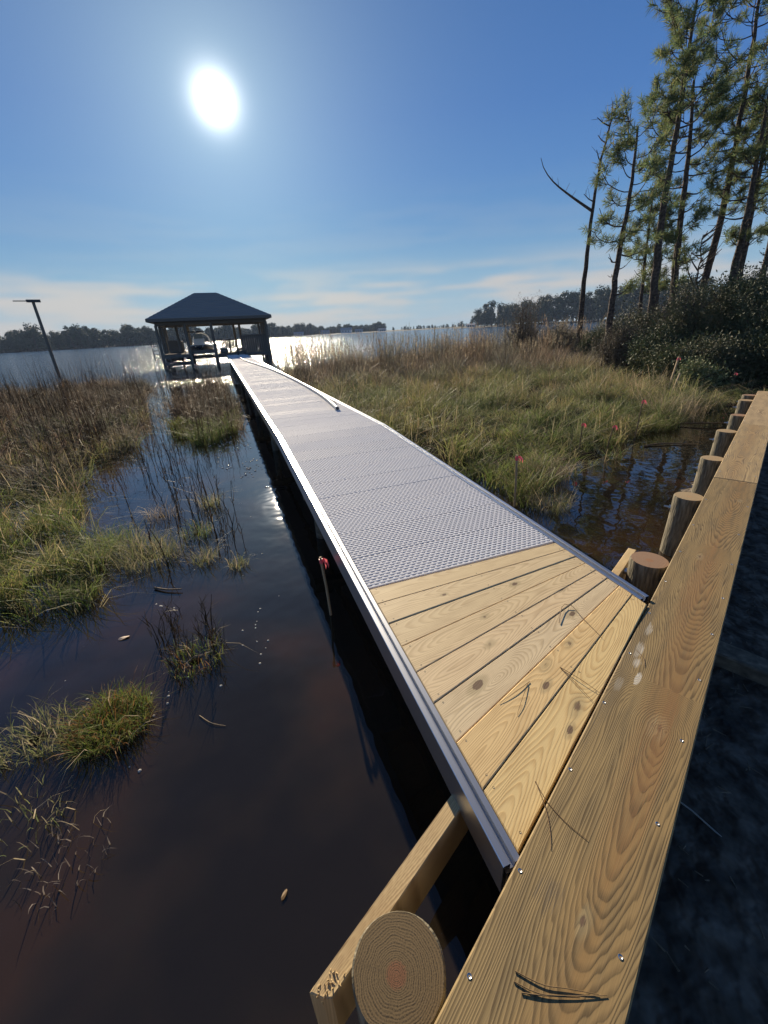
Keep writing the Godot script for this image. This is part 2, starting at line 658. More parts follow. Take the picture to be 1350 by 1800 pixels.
func water_and_ground() -> void:
	# one sheet to the horizon, in two pieces that meet along a line: sheltered water and open lake
	var pond := mat(Color(.016, .009, .0055), 0.02, 0.0, 0.62)
	world_tex(pond, noise_tex(0.008, 4, 41, [[0.2, Color(.013, .0105, .0075)], [0.5, Color(.022, .016, .0105)], [0.75, Color(.034, .020, .0115)]], 512), 5.0)
	relief(pond, noise_tex(0.022, 3, 44, [], 512), 0.26)
	var lake := mat(Color(.012, .014, .014), 0.10, 0.0, 0.36)
	lake.uv1_triplanar = true
	lake.uv1_world_triplanar = true
	lake.uv1_scale = Vector3.ONE / 9.0
	relief(lake, noise_tex(0.022, 4, 45, [], 1024), 8.0)
	var shore := PackedVector2Array([Vector2(-30, -15.5), Vector2(-15.5, -17.0), Vector2(-12, -18.8), Vector2(-9.3, -18.2), Vector2(-7, -17.8), Vector2(-4.5, -19), Vector2(-3, -21), Vector2(1.2, -24), Vector2(7.4, -28.6), Vector2(12, -31), Vector2(16, -33.5), Vector2(40, -34)])
	var p := shore.duplicate()
	p.append_array([Vector2(40, 25), Vector2(-30, 25)])
	structure("water", poly_mesh(p, 0.0), pond, "still dark brown marsh water on both sides of the dock")
	p = shore.duplicate()
	p.append_array([Vector2(1500, -34), Vector2(1500, -1400), Vector2(-1500, -1400), Vector2(-1500, 25), Vector2(-30, 25)])
	structure("lake", poly_mesh(p, 0.0), lake, "rippled blue lake with sun glitter reaching to the far shores")
	var mud := mat(Color(.03, .022, .015), 0.9, 0.0, 0.08)
	world_tex(mud, noise_tex(0.02, 4, 51, [[0.2, Color(.008, .006, .004)], [0.55, Color(.018, .014, .009)], [0.85, Color(.04, .03, .018)]], 256), 1.3)
	structure("marsh_ground", mound(right_marsh, 0.35, 0.10, 0.05, 3), mud, "brown mud under the grass right of the dock")
	structure("marsh_ground", mound(left_marsh, 0.25, -0.005, 0.05, 4), mud, "brown mud under the reeds left of the dock")
	structure("marsh_ground", mound(mid_marsh, 0.3, -0.005, 0.05, 5), mud, "narrow mud bank along the left side of the dock")
	# low ground behind the seawall
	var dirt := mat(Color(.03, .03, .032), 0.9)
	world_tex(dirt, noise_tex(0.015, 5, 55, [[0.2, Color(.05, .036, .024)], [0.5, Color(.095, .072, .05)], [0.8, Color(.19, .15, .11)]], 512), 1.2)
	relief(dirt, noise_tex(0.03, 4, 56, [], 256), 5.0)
	var e := PackedVector2Array([wall2(-1.2, .20), wall2(9.7, .20), Vector2(16, -9), Vector2(24, -14), Vector2(24, 10), Vector2(0, 10)])
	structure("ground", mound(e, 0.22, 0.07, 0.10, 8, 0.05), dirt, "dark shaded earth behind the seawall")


# ---------------------------------------------------------------- seawall
const CAP_Y := 0.523
const CD := Vector3(0.689, 0, -0.7246)     # along the cap
const CP := Vector3(0.7246, 0, 0.689)      # across it, to the right
const CB := Vector3(0, 0, -0.2856)


func wall(t: float, u: float, y: float) -> Vector3:
	return CB + CD * t + CP * u + Vector3(0, y, 0)


func wall2(t: float, u: float) -> Vector2:
	var p := wall(t, u, 0)
	return Vector2(p.x, p.z)


func screw_mesh(r: float) -> ArrayMesh:
	# a countersunk head with a cross recess
	var st := start()
	var n := 12
	for k in n:
		var a := TAU * k / n
		var b := TAU * (k + 1) / n
		var o0 := Vector3(cos(a), 0, sin(a))
		var o1 := Vector3(cos(b), 0, sin(b))
		var up := Vector3(0, r * 0.22, 0)
		quad(st, o0 * r * 0.45 + up * 0.3, o0 * r * 0.8 + up, o1 * r * 0.8 + up, o1 * r * 0.45 + up * 0.3)
		quad(st, o0 * r * 0.8 + up, o0 * r - up, o1 * r - up, o1 * r * 0.8 + up)
		tri(st, Vector3(0, -r * 0.3, 0), o0 * r * 0.45 + up * 0.3, o1 * r * 0.45 + up * 0.3)
	return st.commit()


func seawall() -> void:
	var near := wood(384, 2048, 0.286, 4.8, 11, {"light": Color(.31, .22, .095), "dark": Color(.105, .069, .028), "heart": Color(.29, .178, .066), "grey": Color(.20, .148, .07), "saw": 1, "period": 0.0056, "h0": 0.012, "h1": 0.115, "waves": 3.6, "x0": 0.042, "stain": 0.42, "contrast": 0.82, "rough": 0.62, "relief": 0.06, "warp": 0.016,
		"knots": [[0.037, 1.80, 0.016], [0.03, 1.12, 0.010], [-0.03, 3.2, 0.012], [0.07, 4.3, 0.01]],
		"spots": [[-0.102, 2.335, .012, .045, Color(.66, .63, .54), .75], [-0.103, 2.163, .014, .05, Color(.66, .63, .54), .75], [-0.091, 2.077, .012, .03, Color(.66, .63, .54), .75], [-0.066, 1.99, .009, .03, Color(.72, .70, .62), .7], [-0.114, 1.914, .012, .035, Color(.6, .58, .5), .4],
			[-0.054, 1.12, .03, .05, Color(.085, .07, .055), .6], [-.12, 2.2, .025, .5, Color(.12, .095, .06), .5], [0.01, 2.9, .05, .5, Color(.26, .14, .055), .55], [0.03, 2.2, .06, .6, Color(.22, .12, .045), .5], [0.05, 1.6, .04, .35, Color(.25, .13, .05), .5]]})
	var mid := wood(256, 1024, 0.286, 2.45, 23, {"light": Color(.46, .335, .165), "dark": Color(.17, .115, .055), "heart": Color(.38, .255, .115), "grey": Color(.30, .235, .14), "period": 0.009, "h0": 0.03, "h1": 0.04, "x0": -0.02, "stain": 0.4, "relief": 0.08, "warp": 0.02, "knots": [[0.05, .6, 0.012], [-.06, 1.7, .012]]})
	var far := wood(128, 1024, 0.286, 3.2, 29, {"light": Color(.50, .37, .20), "dark": Color(.22, .15, .075), "grey": Color(.34, .26, .15), "period": 0.010, "h0": 0.03, "h1": 0.03, "stain": 0.4, "relief": 0.06, "knots": [[0.0, 1.2, 0.014]]})
	M.cap_mid = mid
	var root := thing("seawall", "long new timber seawall with flat board cap crossing the lower right", "seawall")
	var boards := [[-0.7, 4.098, near, 0.0, "nearest cap board, darker brown with arched grain"], [4.101, 6.548, mid, 0.0015, "second cap board, pale and sunlit"], [6.551, 9.65, far, -0.001, "farthest cap board"]]
	var screws := screw_mesh(0.0062)
	for b in boards:
		var st := start()
		var y: float = CAP_Y + b[3]
		slab(st, PackedVector3Array([wall(b[0], 0, y), wall(b[1], 0, y), wall(b[1], 0.286, y), wall(b[0], 0.286, y)]), PackedVector2Array([Vector2(0, 0), Vector2(0, 1), Vector2(1, 1), Vector2(1, 0)]), 0.038, 0.004)
		var o := put("cap_board", st.commit(), b[2], root)
		o.set_meta("label", b[4])
		var t: float = b[0] + 0.2
		if b[0] < 0:
			for q in [[.172, .018], [.419, .015], [.766, .014], [1.094, .016], [.765, .249], [.415, .249], [1.095, .252], [1.762, .256], [1.42, .02], [1.43, .255], [1.76, .018], [2.1, .02], [2.1, .26], [2.5, .26], [2.5, .02], [2.95, .02], [2.95, .255], [3.5, .02], [3.5, .262]]:
				put("screw", screws, M.steel, o, Transform3D(Basis(Vector3.UP, q[0] * 7.0), wall(q[0], q[1], y)))
		else:
			while t < b[1]:
				for u in [0.02, 0.262]:
					put("screw", screws, M.steel, o, Transform3D(Basis(Vector3.UP, t * 7.0), wall(t, u, y)))
				t += 0.6
	# timbers under the cap and the boards of the wall
	var st2 := start()
	beam(st2, wall(-0.7, 0.055, 0.41), wall(9.6, 0.055, 0.41), 0.085, 0.14, 0.004)
	put("wale", st2.commit(), M.old_wood, root)
	st2 = start()
	beam(st2, wall(-0.7, 0.225, 0.41), wall(9.6, 0.225, 0.41), 0.085, 0.14, 0.004)
	put("wale", st2.commit(), M.old_wood, root)
	var bm := start()
	box(bm, Transform3D(), Vector3(0.236, 1.2, 0.05), 0.003)
	var bmesh := bm.commit()
	for k in 43:
		put("wall_board", bmesh, M.old_wood, root, Transform3D(Basis(CD, Vector3.UP, CP), wall(-0.6 + k * 0.24, 0.14, -0.125 + 0.006 * sin(k * 2.1))))
	# the board on edge that runs outside the piles and under the dock
	var wb := wood(64, 512, 0.2, 3.0, 37, {"light": Color(.66, .50, .26), "dark": Color(.34, .225, .105), "grey": Color(.42, .30, .16), "period": 0.006, "h0": 0.03, "h1": 0.02, "relief": 0.06, "stain": 0.5})
	var tie := thing("wale_board", "rough timber on edge passing outside the nearest pile and under the dock", "timber")
	var sb := start()
	slab(sb, PackedVector3Array([wall(-0.06, -0.262, 0.402), wall(-0.045, -0.2625, 0.4), wall(2.62, -0.2625, 0.4), wall(2.62, -0.215, 0.4), wall(-0.03, -0.215, 0.4), wall(-0.046, -0.232, 0.402)]), PackedVector2Array([Vector2(.1, 0), Vector2(.1, .01), Vector2(.1, 1), Vector2(.4, 1), Vector2(.4, .01), Vector2(.25, 0)]), 0.19, 0.003)
	put("board", sb.commit(), wb, tie)
	# splintered end and torn bark near the broken end
	rng.seed = 5
	var sp := start()
	for k in 26:
		var t0 := rng.randf_range(-0.055, 0.012)
		var a := wall(t0, rng.randf_range(-0.258, -0.22), 0.401)
		var d := Vector3(rng.randf_range(-1, 1), rng.randf_range(0.1, 0.9), rng.randf_range(-1, 1)).normalized() * rng.randf_range(0.005, 0.014)
		tube(sp, PackedVector3Array([a - Vector3(0, .004, 0), a + d * 0.5, a + d + Vector3(0, -.002, 0)]), PackedFloat32Array([0.0022, 0.0016, 0.0004]), 5)
	put("splinters", sp.commit(), wb, tie).set_meta("kind", "stuff")
	# piles
	var tops := [
		end_grain(512, 0.105, 3, Color(.155, .106, .048), Color(.040, .027, .013), Color(.20, .09, .042)),
		end_grain(256, 0.1, 8, Color(.36, .23, .14), Color(.15, .085, .05), Color(.38, .2, .1)),
		end_grain(256, 0.1, 13, Color(.46, .34, .19), Color(.22, .15, .08), Color(.5, .33, .17))]
	var shaft := mat(Color(.16, .14, .10), 0.85)
	shaft.albedo_color = Color.WHITE
	shaft.albedo_texture = noise_tex(0.03, 4, 61, [[0.2, Color(.10, .085, .055)], [0.5, Color(.19, .165, .11)], [0.85, Color(.30, .26, .18)]], 256)
	shaft.uv1_scale = Vector3(3, 0.7, 1)
	relief(shaft, noise_tex(0.05, 3, 62, [], 256), 0.4)
	var piles := [[0.304, -0.02, -0.42, .105, .5, 0, "fat sunlit pile top with growth rings at the bottom edge"], [0, 1.545, -2.055, .1, .495, 1, "stubby pile with cracked reddish top between dock and cap"],
		[0, 2.395, -2.935, .1, .5, 2, "second pile beyond the dock, tall and pale topped"], [0, 3.255, -3.825, .098, .5, 2, "third pile beyond the dock in brown water"], [0, 4.185, -4.83, .1, .495, 2, "fourth pile beyond the dock beside dark shrub reflection"],
		[0, 5.005, -5.65, .096, .49, 1, "fifth pile beyond the dock, near the grassy bank"], [0, 5.905, -6.615, .1, .5, 2, "sixth pile, the nearer of the two standing close together"], [0, 6.315, -7.045, .1, .5, 1, "last pile at the far end of the seawall"]]
	for p in piles:
		var o := thing("piling", p[6], "piling", Vector3(p[1], 0, p[2]), "pilings along the seawall")
		var r: float = p[3]
		var y: float = p[4]
		var s2 := start()
		tube(s2, PackedVector3Array([Vector3(0, -0.6, 0), Vector3(0, 0.1, 0), Vector3(0.002, y - 0.2, 0.001), Vector3(0, y - 0.006, 0), Vector3(0, y, 0)]), PackedFloat32Array([r * 1.04, r * 1.02, r * 1.0, r, r - 0.005]), 40, false, Color.WHITE, 0.012)
		put("shaft", s2.commit(), shaft, o)
		var c := start()
		var n := 40
		for k in n:
			var e0 := Vector3(cos(TAU * k / n), 0, sin(TAU * k / n))
			var e1 := Vector3(cos(TAU * (k + 1) / n), 0, sin(TAU * (k + 1) / n))
			var rr := r - 0.0045
			tri(c, Vector3(0, y + .001, 0), Vector3(0, y, 0) + e0 * rr, Vector3(0, y, 0) + e1 * rr, Vector2(.5, .5), Vector2(.5 + e0.x * .5, .5 + e0.z * .5), Vector2(.5 + e1.x * .5, .5 + e1.z * .5))
		put("end_grain", c.commit(), tops[p[5]], o)
		var side := -CP
		var bo := start()
		tube(bo, PackedVector3Array([side * (r - 0.01) + Vector3(0, y - 0.12, 0), side * (r + 0.012) + Vector3(0, y - 0.12, 0)]), PackedFloat32Array([0.02, 0.02]), 16)
		tube(bo, PackedVector3Array([side * (r + 0.012) + Vector3(0, y - 0.12, 0), side * (r + 0.045) + Vector3(0, y - 0.12, 0)]), PackedFloat32Array([0.009, 0.009]), 6)
		put("bolt", bo.commit(), M.steel, o)


# ---------------------------------------------------------------- dock
const DD := Vector3(-0.3332, 0, -0.9429)
const DP := Vector3(0.9429, 0, -0.3332)
const DO := Vector3(0.2647, 0, -0.5919)
const DW := 1.318


func dk(s: float, l: float, dy := 0.0) -> Vector3:
	return DO + DD * s + DP * l + Vector3(0, 0.5 + 0.0533 * minf(s, 4.31) + dy, 0)


func rail(st: SurfaceTool, s0: float, s1: float, flip: bool) -> void:
	# an extruded channel: outer web, raised outer lip, groove, inner flange
	var prof := [[0.0, -0.12], [0.0, 0.003], [0.002, 0.005], [0.02, 0.005], [0.022, 0.003], [0.022, -0.018], [0.036, -0.018], [0.036, -0.001], [0.037, 0.001], [0.055, 0.001], [0.056, -0.001], [0.056, -0.03], [0.03, -0.035], [0.012, -0.035], [0.012, -0.108], [0.04, -0.108], [0.04, -0.12]]
	var n := prof.size()
	for i in n:
		var p: Array = prof[i]
		var q: Array = prof[(i + 1) % n]
		var pl: float = DW - p[0] if flip else p[0]
		var ql: float = DW - q[0] if flip else q[0]
		var a := dk(s0, pl, p[1])
		var b := dk(s0, ql, q[1])
		var c := dk(s1, ql, q[1])
		var d := dk(s1, pl, p[1])
		if flip:
			quad(st, a, b, c, d)
		else:
			quad(st, d, c, b, a)


func dock() -> void:
	var root := thing("dock", "long straight dock, wooden planks at the near end and grey grating beyond", "dock")
	for f in [[0.004, 4.31, false], [4.312, 32.2, false], [0.662, 4.31, true], [4.312, 32.2, true]]:
		var st := start()
		rail(st, f[0], f[1], f[2])
		put("side_rail", st.commit(), M.alu, root)
	# the fan of tapered planks: (s left, s right) of each seam
	var left := [1.256, 1.130, .978, .823, .672, .518, .352, .190, .019]
	var right := [1.250, 1.163, 1.083, 1.008, .935, .858, .783, .706, .623]
	var looks := [
		{"light": Color(0.724, 0.574, 0.331), "dark": Color(0.526, 0.377, 0.188), "h0": .035, "h1": .01, "knots": [[.02, .9, .007]], "period": 0.00560},
		{"light": Color(0.724, 0.574, 0.339), "dark": Color(0.501, 0.364, 0.188), "h0": .05, "h1": .01, "knots": [[-.02, .35, .006]], "period": 0.00480},
		{"light": Color(0.699, 0.555, 0.323), "dark": Color(0.464, 0.331, 0.170), "h0": .03, "h1": .02, "knots": [[-.01, .75, .010], [.01, 1.1, .008]], "period": 0.00640},
		{"light": Color(0.724, 0.567, 0.331), "dark": Color(0.452, 0.324, 0.161), "h0": .02, "h1": .03, "knots": [[.0, .45, .009]], "period": 0.00720},
		{"light": Color(0.748, 0.581, 0.346), "dark": Color(0.501, 0.357, 0.188), "h0": .045, "h1": .02, "knots": [[-.01, .37, .011], [.015, .95, .009]], "period": 0.00560},
		{"light": Color(0.724, 0.581, 0.359), "dark": Color(0.415, 0.305, 0.161), "h0": .02, "h1": .035, "knots": [[.02, .2, .014], [-.01, .86, .012]], "period": 0.00520},
		{"light": Color(0.763, 0.555, 0.269), "dark": Color(0.476, 0.298, 0.113), "h0": .035, "h1": .02, "knots": [[.01, .52, .013], [-.03, .45, .010], [.0, .70, .010]], "period": 0.00600},
		{"light": Color(0.763, 0.574, 0.269), "dark": Color(0.476, 0.292, 0.106), "h0": .05, "h1": .025, "knots": [[-.02, .50, .016], [-.04, .40, .009]], "period": 0.00600}]
	var screws := screw_mesh(0.004)
	for k in 8:
		var o: Dictionary = looks[k]
		o.merge({"grey": (o.light as Color) * Color(.80, .78, .78), "stain": 0.3, "relief": 0.05, "waves": 1.2, "warp": 0.016, "rough": 0.6, "contrast": 0.55})
		var m := wood(128, 768, 0.14, 1.25, 101 + k * 7, o)
		var l0 := 0.059
		var l1 := DW - 0.059
		var g := 0.0011 + 0.0006 * (k % 3)
		var rise := 0.0015 * sin(k * 2.3)
		var st := start()
		# taper: uv keeps the true width so that the grain runs on and is cut by the saw
		var wl: float = left[k] - left[k + 1]
		var wr: float = right[k] - right[k + 1]
		var e := 0.02 if k < 7 else 0.0
		slab(st, PackedVector3Array([dk(left[k + 1] + g, l0, rise), dk(left[k] - g, l0, rise), dk(right[k] - g, l1, rise), dk(right[k + 1] + g, l1 - e * 0.0, rise)]), PackedVector2Array([Vector2(0, 0), Vector2(minf(1, wl / .17), 0), Vector2(minf(1, wr / .17) + (.1 if k % 2 else 0.0), 1), Vector2(.1 if k % 2 else 0.0, 1)]), 0.036, 0.003)
		var pl := put("plank", st.commit(), m, root)
		for q in [[0.12, .028], [0.88, .028], [0.15, .5], [0.85, .49], [0.2, .975], [0.8, .975]]:
			var sl := lerpf(lerpf(left[k], right[k], q[1]), lerpf(left[k + 1], right[k + 1], q[1]), q[0])
			put("screw", screws, M.dark_metal, pl, Transform3D(Basis(Vector3.UP, q[0] * 9), dk(sl, lerpf(l0, l1, q[1]), rise - 0.0004)))
	# grating panels: cross ribs joined by short staggered webs
	var gw := DW - 0.118
	var pd := 0.3
	var gs := start()
	var rows := 13
	var pitch := pd / rows
	for r in rows:
		var z := (r + 0.5) * pitch
		var rw := 0.0135
		var a := -rw / 2 + z
		var b := rw / 2 + z
		var c := 0.0022
		var L := Vector3(0, 0, 0)
		var X := Vector3(gw, 0, 0)
		var P := func(y: float, zz: float) -> Vector3: return Vector3(0, y, -zz)
		var pts := [P.call(-0.03, a), P.call(-c, a), P.call(0, a + c), P.call(0, b - c), P.call(-c, b), P.call(-0.03, b)]
		for i in 5:
			quad(gs, pts[i], pts[i + 1], pts[i + 1] + X, pts[i] + X)
		var cols := 33
		for q in cols:
			var x0 := (q + (0.25 if r % 2 else 0.75)) * gw / cols
			var x1 := minf(x0 + 0.0135, gw)
			var z0 := b - 0.0005
			var z1 := z + pitch - rw / 2 + 0.0005
			var y := -0.0012
			quad(gs, Vector3(x0, y, -z0), Vector3(x0, y, -z1), Vector3(x1, y, -z1), Vector3(x1, y, -z0))
			quad(gs, Vector3(x0, -.03, -z0), Vector3(x0, -.03, -z1), Vector3(x0, y, -z1), Vector3(x0, y, -z0))
			quad(gs, Vector3(x1, y, -z0), Vector3(x1, y, -z1), Vector3(x1, -.03, -z1), Vector3(x1, -.03, -z0))
	var gm := gs.commit()
	var s := 1.262
	var k2 := 0
	rng.seed = 77
	while s < 31.9:
		var p := dk(s, 0.059, -0.001)
		var p2 := dk(s + 0.3, 0.059, -0.001)
		var zz := (p - p2).normalized()
		var b := Basis(DP, zz.cross(DP), zz).rotated(DP, rng.randf_range(-.004, .004)).rotated(DD, rng.randf_range(-.0015, .0015))
		put("grating_panel", gm, M.grates[rng.randi() % 4], root, Transform3D(b, p))
		s += 0.304
		k2 += 1
	# frame under the deck
	for l in [0.25, 0.66, 1.07]:
		var st := start()
		beam(st, dk(0.45 if l > 1 else (.28 if l > .5 else 0.12), l, -0.085), dk(4.31, l, -0.085), 0.04, 0.09)
		beam(st, dk(4.31, l, -0.085), dk(32.0, l, -0.085), 0.04, 0.09)
		put("stringer", st.commit(), M.old_wood, root)
	s = 3.0
	while s < 32.0:
		put("cross_beam", beam_mesh(dk(s, 0.02, -0.17), dk(s, DW - 0.02, -0.17), 0.06, 0.10), M.old_wood, root)
		for l in [0.16, DW - 0.16]:
			var q := dk(s + 0.09, l, 0)
			put("dock_post", tube_mesh([Vector3(q.x, -0.8, q.z), Vector3(q.x, q.y - 0.05, q.z)], [0.055, 0.055], 12), M.old_wood, root)
		s += 3.6


# ---------------------------------------------------------------- boathouse
func bh(x: float, y: float, z: float) -> Vector3:   # x across, z away along the dock
	return DO + DP * x + DD * z + Vector3(0, y, 0)


func boathouse() -> void:
	var root := thing("boathouse", "open boathouse with dark hip roof on posts at the dock's end", "boathouse")
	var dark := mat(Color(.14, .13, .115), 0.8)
	var post := mat(Color(.17, .15, .125), 0.85)  # post colour lightened too, to carry the same glare veil
	var x0 := -4.53
	var x1 := 3.47
	var z0 := 32.4
	var z1 := 39.2
	var ye := 3.18
	var yr := 4.92
	var ra := bh(-1.35, yr, 35.8)
	var rb := bh(0.15, yr, 35.8)
	var A := bh(x0, ye, z0)
	var B := bh(x1, ye, z0)
	var C := bh(x1, ye, z1)
	var D := bh(x0, ye, z1)
	# shingle courses: each slope is laid in stepped strips
	var st := start()
	for f in [[A, B, rb, ra], [B, C, rb, rb], [C, D, ra, rb], [D, A, ra, ra]]:
		var n := 14
		for k in n:
			var t0 := float(k) / n
			var t1 := float(k + 1) / n
			var lift := Vector3(0, 0.025, 0)
			var a: Vector3 = f[0].lerp(f[3], t0) + lift
			var b: Vector3 = f[1].lerp(f[2], t0) + lift
			var c: Vector3 = f[1].lerp(f[2], t1) + Vector3(0, 0.004, 0)
			var d: Vector3 = f[0].lerp(f[3], t1) + Vector3(0, 0.004, 0)
			quad(st, a, d, c, b)
			quad(st, a - lift, a, b, b - lift)
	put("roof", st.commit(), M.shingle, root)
	var fs := start()
	for e in [[A, B], [B, C], [C, D], [D, A]]:
		beam(fs, e[0] + Vector3(0, -.09, 0), e[1] + Vector3(0, -.09, 0), 0.04, 0.18)
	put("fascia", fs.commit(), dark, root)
	var sf := start()
	quad(sf, A + Vector3(0, -.16, 0), B + Vector3(0, -.16, 0), C + Vector3(0, -.16, 0), D + Vector3(0, -.16, 0))
	quad(sf, D + Vector3(0, -.13, 0), C + Vector3(0, -.13, 0), B + Vector3(0, -.13, 0), A + Vector3(0, -.13, 0))
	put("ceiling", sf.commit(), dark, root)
	for e in [[-4.1, 33, 3.08, 33], [-4.1, 38.7, 3.08, 38.7], [-4.1, 33, -4.1, 38.7], [3.08, 33, 3.08, 38.7], [-.65, 33, -.65, 38.7]]:
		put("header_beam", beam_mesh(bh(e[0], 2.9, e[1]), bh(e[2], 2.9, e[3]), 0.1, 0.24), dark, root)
	for p in [[-4.1, 33], [-4.1, 35], [-4.1, 36.9], [-4.1, 38.7], [-2.33, 33], [-2.45, 38.7], [-.65, 33], [-.65, 34.9], [-.65, 38.7], [1.05, 38.7], [1.5, 38.7], [3.08, 33], [3.08, 34.6], [3.08, 36.4], [3.08, 38.7], [-3.1, 36]]:
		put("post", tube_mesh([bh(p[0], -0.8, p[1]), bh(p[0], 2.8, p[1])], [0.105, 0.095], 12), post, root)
	# deck right of the slip, walkways left and behind
	for d in [[-.5, 3.05, 33.1, 38.6, .80], [-4.05, -3.0, 33.0, 38.6, .95], [-3.0, -.5, 37.6, 38.6, .95]]:
		var n := int((d[3] - d[2]) / 0.15)
		for k in n:
			put("deck_board", beam_mesh(bh(d[0], d[4], d[2] + k * 0.15 + .07), bh(d[1], d[4], d[2] + k * 0.15 + .07), 0.14, 0.03), M.old_wood, root)
	for e in [[-.5, 33.05, 3.08, 33.05, .68], [-4.1, 33.0, -2.3, 33.0, .82], [-.5, 33, -.5, 38.6, .68], [-4.1, 33, -4.1, 38.6, .82], [-3.0, 33, -3.0, 38.6, .82], [3.08, 33, 3.08, 38.6, .68], [-4.1, 33.0, -2.3, 33.0, .35], [-2.3, 33.1, -.6, 33.1, 1.02]]:
		put("deck_beam", beam_mesh(bh(e[0], e[4], e[1]), bh(e[2], e[4], e[3]), 0.08, 0.22), dark, root)
	# storage closet of vertical boards at the right front
	for k in 12:
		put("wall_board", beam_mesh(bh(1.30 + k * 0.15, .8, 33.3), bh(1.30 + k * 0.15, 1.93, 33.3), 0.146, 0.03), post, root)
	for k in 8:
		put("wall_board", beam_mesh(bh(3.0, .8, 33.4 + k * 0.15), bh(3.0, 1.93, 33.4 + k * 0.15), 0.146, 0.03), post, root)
	put("counter_top", beam_mesh(bh(1.2, 1.96, 33.6), bh(3.1, 1.96, 33.6), 0.75, 0.05), dark, root)
	# railing of the left walkway
	for k in 9:
		put("baluster", beam_mesh(bh(-3.0, .95, 34.6 + k * 0.45), bh(-3.0, 1.75, 34.6 + k * 0.45), 0.04, 0.04), post, root)
	put("handrail", beam_mesh(bh(-3.0, 1.77, 34.5), bh(-3.0, 1.77, 38.4), 0.09, 0.05), post, root)
	put("boarding_panel", beam_mesh(bh(-3.95, 1.1, 36.8), bh(-3.1, 1.1, 36.8), 0.05, 1.5), post, root)

	# ladder hung outside the left corner
	var ld := thing("boarding_ladder", "small ladder hung outside the boathouse's left corner post", "ladder")
	for y in [0.75, 1.0, 1.25, 1.5]:
		put("rung", tube_mesh([bh(-4.62, y, 33.0), bh(-4.25, y, 33.0)], [.018, .018], 8), M.dark_metal, ld)
	for x in [-4.62, -4.25]:
		put("stile", tube_mesh([bh(x, .6, 33.0), bh(x, 1.68, 33.0), bh(x, 1.7, 33.3)], [.022, .022, .022], 8), M.dark_metal, ld)

	# lift and boat
	var lift := thing("boat_lift", "boat lift cradle beams hung under the boat in the slip", "boat lift")
	for z in [34.4, 36.8]:
		put("cradle_beam", beam_mesh(bh(-2.75, .62, z), bh(-.65, .62, z), 0.12, 0.16), M.dark_metal, lift)
		for x in [-2.7, -.7]:
			put("cable", tube_mesh([bh(x, .65, z), bh(x, 2.8, z)], [.012, .012], 6), M.dark_metal, lift)
	var boat := thing("boat", "boat with dark hull and white console raised on the lift", "boat")
	var hs := start()
	hs.set_smooth_group(0)
	var sec := []
	for k in 11:
		var t := k / 10.0
		var z := 33.7 + t * 4.3
		var bw := 0.92 * pow(sin(minf(1.0, 0.12 + t * 1.2) * PI / 2), 0.7)
		var keel := 0.72 + 0.42 * pow(1.0 - t, 3.0)
		var sh := 1.28 + 0.18 * (1.0 - t) * (1.0 - t)
		sec.append([bh(-1.7 - bw, sh, z), bh(-1.7 - bw * .93, lerpf(keel, sh, .45), z), bh(-1.7, keel, z), bh(-1.7 + bw * .93, lerpf(keel, sh, .45), z), bh(-1.7 + bw, sh, z)])
	for k in 10:
		for j in 4:
			var a: Vector3 = sec[k][j]
			var b: Vector3 = sec[k][j + 1]
			var c: Vector3 = sec[k + 1][j + 1]
			var d: Vector3 = sec[k + 1][j]
			for v in [a, d, c, a, c, b]:
				hs.add_vertex(v)
	for v in [sec[10][0], sec[10][4], sec[10][2]]:
		hs.add_vertex(v)
	for v in [sec[0][4], sec[0][0], sec[0][2]]:
		hs.add_vertex(v)
	hs.generate_normals()
	put("hull", hs.commit(), mat(Color(.05, .06, .075), 0.3), boat)
	var dk2 := start()
	for k in 10:
		var lo := Vector3(0, -.12, 0)
		quad(dk2, sec[k][0] + lo, sec[k + 1][0] + lo, sec[k + 1][4] + lo, sec[k][4] + lo)
	put("boat_deck", dk2.commit(), M.white, boat)
	var gw := start()
	for j in [0, 4]:
		for k in 10:
			beam(gw, sec[k][j] + Vector3(0, .02, 0), sec[k + 1][j] + Vector3(0, .02, 0), 0.09, 0.05)
	put("gunwale", gw.commit(), M.white, boat)
	put("console", beam_mesh(bh(-1.7, 1.5, 35.5), bh(-1.7, 1.5, 36.2), 0.75, 0.85, 0.06), M.white, boat)
	put("windscreen", beam_mesh(bh(-2.0, 2.05, 35.55), bh(-1.4, 2.05, 35.55), 0.03, 0.32), mat(Color(.1, .12, .13), 0.1), boat)
	var arch := []
	for k in 13:
		var a := PI * k / 12.0
		arch.append(bh(-1.55 + 0.62 * cos(a) * 1.0, 1.3 + 1.0 * pow(sin(a), .6), 37.0))
	var ar := []
	ar.resize(13)
	ar.fill(0.055)
	put("arch", tube_mesh(arch, ar, 10), M.white, boat)
	put("canopy", beam_mesh(bh(-2.6, 2.35, 35.9), bh(-1.2, 2.35, 35.9), 1.5, 0.06), mat(Color(.09, .085, .09), .8), boat)
	var mo := put("outboard_motor", beam_mesh(bh(-1.7, 1.2, 38.1), bh(-1.7, 1.75, 38.15), 0.36, 0.5, 0.05), M.dark_metal, boat)
	mo.set_meta("label", "dark outboard motor at the stern")

